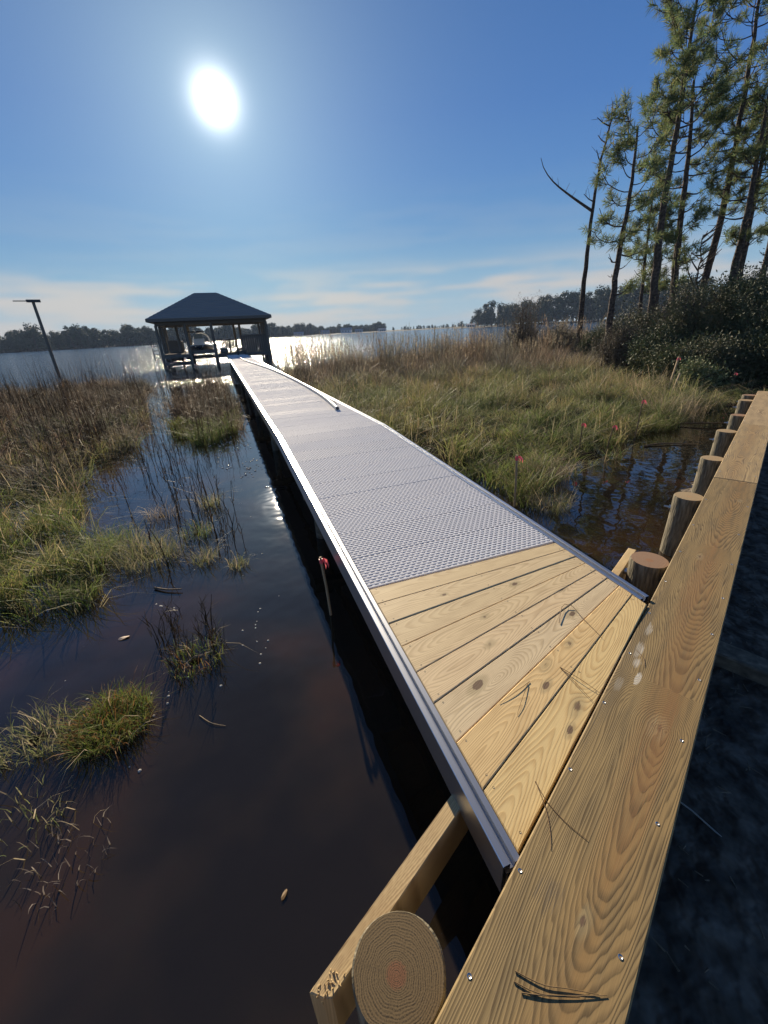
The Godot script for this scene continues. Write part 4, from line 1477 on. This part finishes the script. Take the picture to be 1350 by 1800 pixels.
		var h: float = hsp[3]
		put("wall", box_mesh(Vector3(w, h * 0.62, 7)), M.white, o, Transform3D(Basis(), Vector3(0, h * 0.31, 0)))
		var st := start()
		var a := h * 0.62
		var x := w * 0.56
		quad(st, Vector3(-x, a - .2, 4.2), Vector3(-x, h, 0), Vector3(x, h, 0), Vector3(x, a - .2, 4.2))
		quad(st, Vector3(x, a - .2, -4.2), Vector3(x, h, 0), Vector3(-x, h, 0), Vector3(-x, a - .2, -4.2))
		quad(st, Vector3(-x, a - .25, -4.2), Vector3(x, a - .25, -4.2), Vector3(x, a - .25, 4.2), Vector3(-x, a - .25, 4.2))
		tri(st, Vector3(-x, a - .2, -4.2), Vector3(-x, h, 0), Vector3(-x, a - .2, 4.2))
		tri(st, Vector3(x, a - .2, 4.2), Vector3(x, h, 0), Vector3(x, a - .2, -4.2))
		put("roof", st.commit(), roof, o)
		for k in 3:
			put("window", box_mesh(Vector3(1.1, 1.3, 0.1)), M.dark_metal, o, Transform3D(Basis(), Vector3((k - 1) * w * 0.28, h * 0.34, 3.53)))
		i += 1


# ---------------------------------------------------------------- marsh grass
func blades(n: int, r: float, h: float, w: float, lean: float, tints: Array, droop := 0.25) -> ArrayMesh:
	var st := start()
	for k in n:
		var a := rng.randf() * TAU
		var b := Vector3(cos(a), 0, sin(a)) * r * sqrt(rng.randf())
		var d := Vector3(rng.randfn(), 0, rng.randfn()) * lean + Vector3(cos(a), 0, sin(a)) * lean * 0.6
		var l := h * rng.randf_range(0.55, 1.1)
		var ww := w * rng.randf_range(0.6, 1.2) * 0.5
		var s := Vector3(cos(a + 1.6 + rng.randfn()), 0, sin(a + 1.6 + rng.randfn())).normalized()
		var dr := droop * rng.randf_range(0.2, 1.4)
		var p1 := b + Vector3(0, l * 0.45, 0) + d * l * 0.35
		var p2 := b + Vector3(0, l * (0.82 - dr * 0.15), 0) + d * l * (0.8 + dr * 0.5)
		var p3 := b + Vector3(0, l * (1.0 - dr * 0.55), 0) + d * l * (1.15 + dr * 1.3)
		var c: Color = tints[rng.randi() % tints.size()]
		st.set_color(c * rng.randf_range(0.75, 1.25))
		quad(st, b - s * ww, b + s * ww, p1 + s * ww, p1 - s * ww)
		quad(st, p1 - s * ww, p1 + s * ww, p2 + s * ww * 0.65, p2 - s * ww * 0.65)
		tri(st, p2 - s * ww * 0.65, p2 + s * ww * 0.65, p3)
	return st.commit()


func reed_stalks(n: int, r: float, h: float, tints: Array, plume: bool) -> ArrayMesh:
	var st := start()
	for k in n:
		var a := rng.randf() * TAU
		var b := Vector3(cos(a), 0, sin(a)) * r * sqrt(rng.randf())
		var l := h * rng.randf_range(0.6, 1.15)
		var d := Vector3(rng.randfn() * 0.10, 1, rng.randfn() * 0.10).normalized()
		var c: Color = tints[rng.randi() % tints.size()]
		var e := b + d * l + Vector3(rng.randfn() * 0.03, 0, rng.randfn() * 0.03)
		if not plume and rng.randf() < 0.35:
			e = b.lerp(e, 0.6) + Vector3(rng.randfn(), rng.randf_range(-1.0, 0.5), rng.randfn()).normalized() * l * 0.35
		tube(st, PackedVector3Array([b - Vector3(0, .1, 0), b + d * l * 0.55 + Vector3(rng.randfn() * .012, 0, rng.randfn() * .012), e]), PackedFloat32Array([0.0045, 0.0035, 0.0015]), 3, false, c * rng.randf_range(.8, 1.2))
		if plume:
			for z in 9:
				var p := e.lerp(b, rng.randf() * 0.16)
				var q := p + Vector3(rng.randfn() * 0.03, rng.randf_range(0.0, 0.09), rng.randfn() * 0.03)
				var s := Vector3(rng.randfn(), 0, rng.randfn()).normalized() * 0.008
				st.set_color(c * rng.randf_range(0.9, 1.5))
				tri(st, p - s, p + s, q)
		for z in 3:
			var p := b.lerp(e, rng.randf_range(0.2, 0.75))
			var o := Vector3(rng.randfn(), rng.randf_range(0.3, 1.2), rng.randfn()).normalized() * rng.randf_range(0.06, 0.17)
			var s := o.cross(Vector3.UP).normalized() * 0.004
			st.set_color(c * rng.randf_range(0.8, 1.3))
			tri(st, p - s, p + s, p + o)
	return st.commit()


var mounds: FastNoiseLite


func scatter(poly: PackedVector2Array, per_m2: float, test: Callable, size: Vector2, col: Callable, holes: FastNoiseLite = null, cut := -2.0) -> Array:
	var lo := poly[0]
	var hi := poly[0]
	for p in poly:
		lo = lo.min(p)
		hi = hi.max(p)
	var n := int((hi.x - lo.x) * (hi.y - lo.y) * per_m2)
	var xf := []
	var cols := PackedColorArray()
	for k in n:
		var q := Vector2(rng.randf_range(lo.x, hi.x), rng.randf_range(lo.y, hi.y))
		var a := rng.randf() * TAU
		var s := rng.randf_range(size.x, size.y)
		var keep: float = test.call(q)
		if rng.randf() > keep:
			continue
		if not Geometry2D.is_point_in_polygon(q, poly):
			continue
		if holes and holes.get_noise_2d(q.x, q.y) < cut:
			continue
		var hill := clampf(1.0 + mounds.get_noise_2d(q.x * 2.0 + 40, q.y * 2.0) * 1.1, 0.5, 1.5)
		if hill < 0.75 and rng.randf() < 0.5:
			continue
		xf.append(Transform3D(Basis(Vector3.UP, a).scaled(Vector3(s, s * rng.randf_range(0.8, 1.2) * hill, s)), Vector3(q.x, 0.0, q.y)))
		cols.append(col.call(q))
	return [xf, cols]


func field(called: String, label: String, mesh: Mesh, sc: Array) -> void:
	var o := multi(called, mesh, M.grass, sc[0], sc[1])
	tag(o, label, called.replace("_", " "), "", "stuff")


func marsh() -> void:
	rng.seed = 616
	var patch := FastNoiseLite.new()
	patch.seed = 5
	patch.frequency = 0.35
	var big := FastNoiseLite.new()
	big.seed = 9
	big.frequency = 0.16
	var green := [Color(.145, .205, .055), Color(.19, .235, .07), Color(.12, .165, .06), Color(.26, .26, .12), Color(.21, .19, .10)]
	var olive := [Color(.20, .21, .09), Color(.25, .235, .12), Color(.15, .18, .075), Color(.33, .285, .18)]
	var tan := [Color(.34, .275, .19), Color(.40, .335, .245), Color(.25, .20, .14), Color(.20, .185, .10)]
	var purple := [Color(.165, .135, .115), Color(.215, .18, .155), Color(.12, .10, .088), Color(.27, .235, .20)]
	var pale := [Color(0.50, 0.41, 0.27), Color(0.40, 0.32, 0.20)]
	var t_green := blades(30, 0.14, 0.36, 0.009, 0.42, green, 0.7)
	var t_olive := blades(28, 0.15, 0.50, 0.010, 0.36, olive, 0.6)
	var t_tan := blades(24, 0.16, 0.64, 0.010, 0.3, tan, 0.5)
	var t_pur := blades(24, 0.17, 0.52, 0.009, 0.38, purple, 0.6)
	var t_pale := blades(7, 0.10, 0.42, 0.006, 0.5, pale, 1.1)
	var s_tan := reed_stalks(8, 0.28, 1.08, [Color(.26, .215, .17), Color(.33, .28, .22), Color(.19, .155, .12)], true)
	var s_dark := reed_stalks(6, 0.22, 0.85, [Color(.06, .045, .035), Color(.09, .065, .045), Color(.13, .09, .06)], false)
	var one := func(q: Vector2) -> Color:
		var v := clampf(0.5 + big.get_noise_2d(q.x * 2.2 + 60, q.y * 2.2) * 1.6, 0.0, 1.0)
		return jitter(Color(.80, .90, .85).lerp(Color(1.12, 1.05, .92), v), 0.3)
	mounds = patch
	var dockside := func(q: Vector2) -> float: return (Vector3(q.x, 0, q.y) - DO).dot(DP)
	var lowland := func(q: Vector2) -> float: return 1.0 - smoothstep(0.0, 0.8, q.x - 6.7 - maxf(0.0, -q.y - 12.0) * 0.22 + patch.get_noise_2d(q.x, q.y) * 0.6)
	# right marsh: green in front, tan behind, reeds by the lake
	field("marsh_grass", "green marsh grass between the dock and the pond", t_green, scatter(right_marsh, 42.0, func(q: Vector2) -> float: return (1.0 if dockside.call(q) > 1.42 else 0.0) * (1.0 - smoothstep(6.5, 11.5, -q.y + big.get_noise_2d(q.x, q.y) * 4.0)) * lowland.call(q), Vector2(0.45, 1.0), one, patch, -0.22))
	field("marsh_grass", "olive marsh grass in the middle of the right bank", t_olive, scatter(right_marsh, 24.0, func(q: Vector2) -> float: return (1.0 if dockside.call(q) > 1.42 else 0.0) * smoothstep(4.8, 8.5, -q.y) * (1.0 - 0.65 * smoothstep(12.0, 17.0, -q.y)) * lowland.call(q), Vector2(0.5, 1.0), one))
	field("dry_grass", "tan dry grass swaying across the right bank", t_tan, scatter(right_marsh, 15.0, func(q: Vector2) -> float: return (1.0 if dockside.call(q) > 1.5 else 0.0) * smoothstep(6.5, 11.0, -q.y + big.get_noise_2d(q.x, q.y) * 5.0) * clampf(0.55 + big.get_noise_2d(q.x + 30, q.y) * 1.8, 0.05, 1.0) * lowland.call(q), Vector2(0.5, 1.0), one))
	field("reeds", "tall brown reeds along the lake edge of the right bank", s_tan, scatter(right_marsh, 10.0, func(q: Vector2) -> float: return (1.0 if dockside.call(q) > 1.6 else 0.0) * smoothstep(13.0, 19.0, -q.y - q.x * 0.35) * clampf(0.6 + patch.get_noise_2d(q.x, q.y) * 1.4, 0.1, 1.0), Vector2(0.75, 1.25), one))
	field("reed_grass", "purple brown grass below the lakeside reeds", t_pur, scatter(right_marsh, 14.0, func(q: Vector2) -> float: return (1.0 if dockside.call(q) > 1.5 else 0.0) * smoothstep(12.0, 17.0, -q.y - q.x * 0.3), Vector2(0.8, 1.5), one))
	field("dead_stalks", "scattered pale bent blades on the right bank", t_pale, scatter(right_marsh, 5.0, func(q: Vector2) -> float: return (1.0 if dockside.call(q) > 1.5 else 0.0) * (1.0 - smoothstep(14.0, 20.0, -q.y)), Vector2(0.6, 1.2), one))
	# left marsh
	field("reed_grass", "dark purplish reed grass covering the far part of the left bank", t_pur, scatter(left_marsh, 23.0, func(q: Vector2) -> float: return smoothstep(4.0, 6.5, -q.y - q.x * 0.12), Vector2(0.6, 1.05), one, patch, -0.13))
	field("reeds", "dark upright stalks among the left bank's reed grass", s_dark, scatter(left_marsh, 9.0, func(q: Vector2) -> float: return smoothstep(3.5, 7.0, -q.y), Vector2(0.6, 1.15), one, patch, -0.28))
	field("marsh_grass", "yellow green grass on the near part of the left bank", t_green, scatter(left_marsh, 46.0, func(q: Vector2) -> float: return 1.0 - smoothstep(4.2, 6.5, -q.y - q.x * 0.05), Vector2(0.4, 0.8), one, patch, -0.28))
	field("dry_grass", "bent tan blades mixed into the left bank", t_pale, scatter(left_marsh, 9.0, func(q: Vector2) -> float: return 1.0 - 0.6 * smoothstep(5.0, 9.0, -q.y), Vector2(0.6, 1.15), one))
	field("marsh_grass", "olive grass through the left bank", t_olive, scatter(left_marsh, 9.0, func(q: Vector2) -> float: return smoothstep(2.5, 5.0, -q.y) * (1.0 - smoothstep(9.0, 13.0, -q.y)), Vector2(0.55, 0.95), one, patch, -0.2))
	# bank beside the dock
	field("reed_grass", "brown reed grass on the narrow bank left of the dock", t_pur, scatter(mid_marsh, 15.0, func(q: Vector2) -> float: return smoothstep(7.5, 10.0, -q.y), Vector2(0.5, 0.95), one, patch, -0.12))
	field("marsh_grass", "green grass at the near tip of the narrow bank left of the dock", t_green, scatter(mid_marsh, 40.0, func(q: Vector2) -> float: return 1.0 - smoothstep(8.0, 10.5, -q.y), Vector2(0.6, 1.0), one))
	field("reeds", "dark stalks on the narrow bank left of the dock", s_dark, scatter(mid_marsh, 8.0, func(_q: Vector2) -> float: return 0.9, Vector2(0.6, 1.05), one))
	var gap := PackedVector2Array([Vector2(-9.4, -18.2), Vector2(-6.9, -12.4), Vector2(-4.7, -7.6), Vector2(-3.6, -6.2), Vector2(-2.4, -5.9), Vector2(-2.9, -8.2), Vector2(-5.4, -15.2), Vector2(-6.9, -17.9)])
	field("reeds", "sparse dark reeds standing in the channel between the two left banks", s_dark, scatter(gap, 3.2, func(q: Vector2) -> float: return clampf(0.45 + patch.get_noise_2d(q.x * 2, q.y * 2) * 1.6, 0.05, 1.0), Vector2(0.5, 0.95), one))
	field("reed_grass", "thin grass tufts in the channel between the two left banks", t_pur, scatter(gap, 4.0, func(q: Vector2) -> float: return clampf(0.3 + big.get_noise_2d(q.x * 4, q.y * 4) * 2.2, 0.0, 1.0), Vector2(0.35, 0.8), one))
	# upland grass by the seawall's end
	var upl := PackedVector2Array([Vector2(5.6, -7.9), Vector2(6.6, -8.3), Vector2(9.5, -8.0), Vector2(14, -9), Vector2(14, -13), Vector2(7, -12)])
	field("marsh_grass", "yellow green grass at the far end of the pond", t_green, scatter(upl, 30.0, func(_q: Vector2) -> float: return 1.0, Vector2(0.35, 0.75), one))

	# tussocks one can tell apart
	var tussock := func(label: String, at: Vector3, r: float, h: float, n: int, cs: Array, np: int) -> void:
		var o := thing("grass_tussock", label, "grass tussock", at)
		var mud := start()
		for k in 14:
			var e0 := Vector3(cos(TAU * k / 14), 0, sin(TAU * k / 14)) * r * 0.6
			var e1 := Vector3(cos(TAU * (k + 1) / 14), 0, sin(TAU * (k + 1) / 14)) * r * 0.6
			tri(mud, Vector3(0, .012, 0), e0 - Vector3(0, .02, 0), e1 - Vector3(0, .02, 0))
		if h > 0.08:
			put("root_mat", mud.commit(), M.mud, o)
		put("blades", blades(n, r, h, 0.0035, 0.35, cs, 0.5), M.grass, o).set_meta("kind", "stuff")
		if np:
			put("dead_blades", blades(np, r * 1.1, h * 1.7, 0.004, 0.4, pale, 1.1), M.grass, o).set_meta("kind", "stuff")
	var bright := [Color(.14, .19, .035), Color(.17, .21, .05), Color(.10, .15, .03), Color(.22, .20, .07), Color(.26, .13, .05)]
	tussock.call("bright yellow green tussock alone in the dark water, lower left", Vector3(-1.46, 0, -1.52), 0.19, 0.11, 1300, bright, 9)
	tussock.call("dull tussock at the left edge below the bright one", Vector3(-1.80, 0, -1.46), 0.18, 0.10, 300, olive, 14)
	tussock.call("tussock between the stalks and the left bank in mid water", Vector3(-2.18, 0, -3.32), 0.3, 0.2, 620, olive, 20)
	tussock.call("low green tussock behind the mid water tussock", Vector3(-2.62, 0, -3.55), 0.22, 0.22, 420, green, 8)
	tussock.call("tiny sedge tuft close to the dock's shadow", Vector3(-1.28, 0, -3.07), 0.09, 0.10, 90, olive, 6)
	tussock.call("sparse sunken tuft beside the thicket of dark stalks", Vector3(-1.20, 0, -1.95), 0.16, 0.10, 160, bright, 10)
	tussock.call("dim half drowned tuft in the lower left corner", Vector3(-1.28, 0, -0.92), 0.16, 0.05, 60, purple, 5)
	tussock.call("drowned spray of blades at the far lower left", Vector3(-1.55, 0, -1.08), 0.16, 0.06, 60, olive, 6)
	tussock.call("arching dry straw clump leaning over the pond's far left bank", Vector3(5.55, 0, -7.75), 0.5, 0.62, 420, tan, 60)
	tussock.call("pale brown hummock at the grass edge behind the nearest right stake", Vector3(2.05, 0, -4.85), 0.28, 0.34, 420, tan, 20)
	tussock.call("ragged drowned tuft in the pond just past the dock's right stake", Vector3(1.75, 0, -3.95), 0.22, 0.2, 260, olive, 24)
	var tn := ["small wet tuft left of the tiny sedge tuft", "small sedge tuft among the open water stalks", "low tuft at the stalks nearest the left bank's point", "straggling tuft between two groups of water stalks"]
	var tp := [Vector3(-1.62, 0, -3.2), Vector3(-1.9, 0, -3.75), Vector3(-2.5, 0, -4.25), Vector3(-2.05, 0, -4.5)]
	for k in 4:
		tussock.call(tn[k], tp[k], 0.12 + 0.03 * (k % 3), 0.13 + 0.02 * k, 150, [olive, green, purple, olive][k], 9)
	# thin stalks standing in the open water
	var stem := reed_stalks(1, 0.01, 0.42, [Color(.05, .038, .03)], false)
	var st2 := reed_stalks(2, 0.04, 0.36, [Color(.06, .045, .03)], false)
	var open := PackedVector2Array([Vector2(-3.5, -5.6), Vector2(-4.4, -7.2), Vector2(-3.2, -6.6), Vector2(-1.75, -4.9), Vector2(-1.2, -3.5), Vector2(-1.9, -3.1), Vector2(-2.8, -3.9)])
	field("water_stalks", "thin dark stalks standing in the open water left of the dock", stem, scatter(open, 14.0, func(q: Vector2) -> float: return clampf(0.5 + patch.get_noise_2d(q.x * 3, q.y * 3) * 1.8, 0.03, 1.0), Vector2(0.7, 1.4), one))
	field("water_stalks", "paired bent stalks in the open water left of the dock", st2, scatter(open, 9.0, func(q: Vector2) -> float: return clampf(0.4 + patch.get_noise_2d(q.x * 3, q.y * 3) * 1.8, 0.03, 1.0), Vector2(0.6, 1.3), one))
	var thick := PackedVector2Array([Vector2(-1.55, -2.1), Vector2(-1.5, -2.5), Vector2(-1.15, -2.3), Vector2(-1.05, -1.95), Vector2(-1.25, -1.8)])
	field("water_stalks", "thicket of short dark stalks above the bright tussock", st2, scatter(thick, 150.0, func(_q: Vector2) -> float: return 1.0, Vector2(0.45, 0.9), one))
	# bubbles and bits floating near the stalks
	var bub := SphereMesh.new()
	bub.radius = 0.005
	bub.height = 0.007
	bub.radial_segments = 10
	bub.rings = 5
	var all := PackedVector2Array([Vector2(-3.3, -5.8), Vector2(-1.6, -4.6), Vector2(-.75, -2.6), Vector2(-.75, -1.6), Vector2(-1.2, -1.2), Vector2(-2.0, -1.7), Vector2(-2.2, -3.0)])
	var sc := scatter(all, 110.0, func(q: Vector2) -> float: return clampf(patch.get_noise_2d(q.x * 4 + 9, q.y * 4) * 2.4 - 0.1, 0.02, 1.0), Vector2(0.6, 1.8), one)
	var mats := PackedVector2Array([Vector2(-2.9, -8.8), Vector2(-2.0, -6.6), Vector2(-1.35, -4.9), Vector2(-2.2, -5.6), Vector2(-3.3, -7.4)])
	var sc2 := scatter(mats, 130.0, func(q: Vector2) -> float: return clampf(patch.get_noise_2d(q.x * 4 + 3, q.y * 4) * 2.4 + 0.15, 0.05, 1.0), Vector2(1.2, 4.0), one)
	sc[0].append_array(sc2[0])
	sc[1].append_array(sc2[1])
	var bb := multi("bubbles", bub, mat(Color(.55, .52, .45), .08), sc[0], sc[1])
	tag(bb, "bubbles and froth specks floating among the water stalks", "bubbles", "", "stuff")


# ---------------------------------------------------------------- small things
func stake(called: String, label: String, at: Vector3, h: float, lean: Vector3, r: float, m: Material, ribbon: bool, square := false) -> void:
	var o := thing(called, label, "stake", at, "survey stakes in the marsh")
	var e := Vector3(0, h, 0) + lean
	if square:
		put("stick", beam_mesh(Vector3(0, -.3, 0), e, r * 2, r * 2, .002), m, o)
	else:
		put("stick", tube_mesh([Vector3(0, -.3, 0), e * 0.5, e], [r, r, r * 0.9], 8), m, o)
	if not ribbon:
		return
	# a knotted strip of survey ribbon: wrap and two loose tails
	var st := start()
	st.set_color(Color(.85, .19, .22))
	tube(st, PackedVector3Array([e * 0.90, e * 0.97]), PackedFloat32Array([r * 1.35, r * 1.35]), 8, true, Color(.85, .19, .22))
	for k in 2:
		var last := e * 0.965 + Vector3(r * 1.4, 0, 0.002 * k)
		var w := Vector3(0.003, 0.011, 0)
		for i in 4:
			var q := last + Vector3(0.011 - 0.004 * i + k * 0.004, -0.004 - 0.006 * i, rng.randfn() * 0.006 + 0.003)
			quad(st, last + w, q + w, q - w, last - w)
			last = q
	put("ribbon", st.commit(), M.pink, o)


func bent(called: String, label: String, cat: String, pts: Array, r: float, m: Material, extra: Array = []) -> void:
	var o := thing(called, label, cat)
	var parts := [pts]
	parts.append_array(extra)
	for q in parts:
		var cp := curve_points(q, 12)
		var rr := PackedFloat32Array()
		for i in 12:
			rr.append(lerpf(r, r * 0.45, i / 11.0))
		var st := start()
		tube(st, cp, rr, 6)
		put("needle", st.commit(), m, o)


func small_things() -> void:
	rng.seed = 31
	var stick := mat(Color(.12, .085, .05), .85)
	var lath := mat(Color(.42, .31, .18), .8)
	stake("survey_stake", "pink ribboned stake standing in shadowed water under the dock's left edge", Vector3(-.40, 0, -2.34), .47, Vector3(-.03, 0, .01), .009, lath, true)
	stake("survey_stake", "pink ribboned stake at the grass edge close to the dock's right side", Vector3(1.41, 0, -4.03), .57, Vector3(-.02, 0, -.01), .012, lath, true)
	stake("survey_stake", "dark ribboned stake, left of the pair at the pond's grassy edge", Vector3(2.88, 0, -5.75), .47, Vector3(.0, 0, -.01), .008, stick, true)
	stake("survey_stake", "tilted ribboned stake, right of the pair at the pond's grassy edge", Vector3(3.22, 0, -5.68), .44, Vector3(.06, 0, .02), .008, stick, true)
	stake("survey_stake", "ribboned stake farther back in the tall grass above the pond", Vector3(3.94, 0, -6.19), .68, Vector3(.02, 0, -.01), .008, stick, true)
	stake("wooden_stake", "tall pale wooden lath with pink top before the dark shrubs", Vector3(7.37, 0, -10.69), .86, Vector3(.1, 0, .05), .018, lath, true, true)
	stake("wooden_stake", "shorter plain wooden lath leaning near the tall one", Vector3(6.62, 0, -9.54), .62, Vector3(.12, 0, .1), .016, lath, false, true)
	stake("survey_stake", "ribboned stake by the shrubs near the seawall's far end", Vector3(8.34, 0, -9.84), .52, Vector3(-.02, 0, 0), .008, stick, true)

	# white pipe lying on the dock, with a coupling at its near end
	var pipe := thing("conduit_pipe", "long bowed white pipe lying along the right side of the dock", "pipe")
	var pts := []
	for q in [[5.74, 1.07], [7.04, 1.17], [9.02, 1.22], [12.35, 1.20], [15.72, 1.08], [19.0, .88], [22.1, .68], [26.0, .62], [29.5, .68]]:
		pts.append(dk(q[0], q[1], 0.028))
	var cp := curve_points(pts, 60)
	var rr := PackedFloat32Array()
	rr.resize(60)
	rr.fill(0.026)
	var st := start()
	tube(st, cp, rr, 14)
	put("pipe", st.commit(), M.pvc, pipe)
	var dr := (cp[0] - cp[1]).normalized()
	st = start()
	tube(st, PackedVector3Array([cp[0] - dr * .05, cp[0] + dr * .07]), PackedFloat32Array([.034, .034]), 16)
	put("coupling", st.commit(), M.pvc, pipe)
	st = start()
	tube(st, PackedVector3Array([cp[0] + dr * .072, cp[0] + dr * .074]), PackedFloat32Array([.024, .024]), 14)
	put("bore", st.commit(), M.dark_metal, pipe)
	var fit := thing("pipe_clip", "small loose grey pipe clip lying beside the pipe's near end", "clip", dk(6.25, 1.16, 0.0))
	put("base", box_mesh(Vector3(.08, .012, .04), .003), M.pvc, fit, Transform3D(Basis(Vector3.UP, .4), Vector3(0, .007, 0)))
	put("saddle", tube_mesh([Vector3(-.03, .013, 0), Vector3(-.02, .04, 0), Vector3(.02, .04, 0), Vector3(.03, .013, 0)], [.006, .006, .006, .006], 6), M.dark_metal, fit)

	# fallen pine needles
	var dry := mat(Color(.14, .075, .03), .6)
	var greenish := mat(Color(.16, .10, .04), .55)
	var y := CAP_Y + .0018
	bent("pine_needles", "bundle of long green brown pine needles on the cap's near end", "pine needles", [wall(.227, .093, y), wall(.245, .14, y + .001), wall(.285, .19, y + .001), wall(.335, .245, y)], .0013, greenish, [[wall(.243, .088, y), wall(.262, .14, y + .001), wall(.29, .18, y + .001), wall(.325, .232, y)], [wall(.222, .112, y), wall(.25, .15, y + .001), wall(.295, .205, y)]])
	var d2 := 0.502
	bent("pine_needles", "thin crossed needles hanging over the joint of planks and cap", "pine needles", [wall(.655, -.05, .53), wall(.625, .0, y), wall(.605, .06, y), wall(.599, .12, y)], .0014, dry, [[wall(.655, -.048, .531), wall(.60, .008, y), wall(.55, .04, y), wall(.515, .055, y)]])
	bent("pine_needles", "forked needles pointing at the cap beside the big knots", "pine needles", [dk(.474, .602, .004), dk(.39, .63, .008), dk(.309, .655, .004)], .0014, dry, [[dk(.474, .602, .004), dk(.37, .60, .007), dk(.302, .6, .004)]])
	bent("pine_needles", "looped dark twig over the seam on the middle planks", "pine needles", [dk(.68, .78, .004), dk(.735, .84, .008), dk(.765, .88, .01), dk(.75, .915, .008), dk(.66, .90, .005), dk(.534, .884, .004)], .0016, dry)
	bent("twig", "short dark hooked twig lying on the near planks", "twig", [dk(.462, .445, .004), dk(.44, .36, .006), dk(.425, .28, .004)], .0011, mat(Color(.06, .035, .02), .8), [[dk(.455, .43, .005), dk(.40, .36, .008), dk(.36, .31, .004)]])
	bent("pine_needles", "short curved needle beside the white scuffs on the cap", "pine needles", [wall(1.455, .035, y), wall(1.42, .07, y), wall(1.37, .085, y)], .0012, dry)

	# floating bits
	var leafm := mat(Color(.22, .14, .06), .5)
	var fl := start()
	for k in 8:
		var a0 := TAU * k / 8
		var a1 := TAU * (k + 1) / 8
		tri(fl, Vector3(0, .004, 0), Vector3(cos(a0) * .035, .003 + .003 * sin(a0 * 2), sin(a0) * .014), Vector3(cos(a1) * .035, .003 + .003 * sin(a1 * 2), sin(a1) * .014))
	var fm := fl.commit()
	var f1 := put("floating_leaf", fm, mat(Color(.55, .42, .3), .5), null, Transform3D(Basis(Vector3.UP, .5), Vector3(-1.78, .004, -2.2)))
	tag(f1, "pale pinkish leaf floating above the bright tussock", "leaf")
	var f2 := put("floating_leaf", fm, leafm, null, Transform3D(Basis(Vector3.UP, 1.2).scaled(Vector3.ONE * .5), Vector3(-.42, .004, -.78)))
	tag(f2, "tiny brown leaf floating in the dark water left of the nearest pile", "leaf")
	bent("floating_stick", "dark stick floating in mid water below the mid water tussock", "stick", [Vector3(-1.86, .012, -2.78), Vector3(-1.74, .016, -2.74), Vector3(-1.62, .02, -2.73)], .009, stick)
	bent("floating_stick", "thin straw lying on the dark water right of the bright tussock", "stick", [Vector3(-1.02, .004, -1.55), Vector3(-.94, .006, -1.5), Vector3(-.86, .004, -1.48)], .002, lath)

	bent("floating_stick", "dark stick floating on the pond before its far reflections", "stick", [Vector3(4.0, .012, -6.0), Vector3(4.3, .02, -6.05), Vector3(4.75, .012, -5.95)], .014, stick)
	bent("floating_stick", "dark branch end sticking into the pond from the dry straw clump", "stick", [Vector3(5.3, .03, -7.2), Vector3(5.8, .05, -7.05), Vector3(6.35, .015, -7.0)], .016, stick)
	# behind the seawall
	var rope := thing("rope", "thin pale string stretched over the dark earth behind the seawall", "rope")
	put("strand", tube_mesh([Vector3(.96, .13, -1.08), Vector3(1.09, .11, -.92), Vector3(1.20, .10, -.70), Vector3(1.38, .12, -.48)], [.003, .003, .003, .003], 6), mat(Color(.4, .38, .33), .8), rope)
	var tb := thing("tie_timber", "dark squared timber running back from the wall across the shaded earth", "timber")
	put("beam", beam_mesh(wall(2.24, .17, .10), wall(2.1, 1.6, .09), .13, .13, .008), M.old_wood, tb)
	var bits := start()
	for k in 900:
		var p := wall(rng.randf_range(-0.2, 4.5), rng.randf_range(.32, 1.7), rng.randf_range(.085, .125))
		var d := Vector3(rng.randfn(), rng.randfn() * .12, rng.randfn()).normalized() * rng.randf_range(.012, .05)
		tube(bits, PackedVector3Array([p, p + d]), PackedFloat32Array([.003, .0015]), 4)
	var bo := put("wood_scraps", bits.commit(), M.old_wood)
	tag(bo, "scattered chips and twigs on the shaded earth behind the seawall", "wood scraps", "", "stuff")
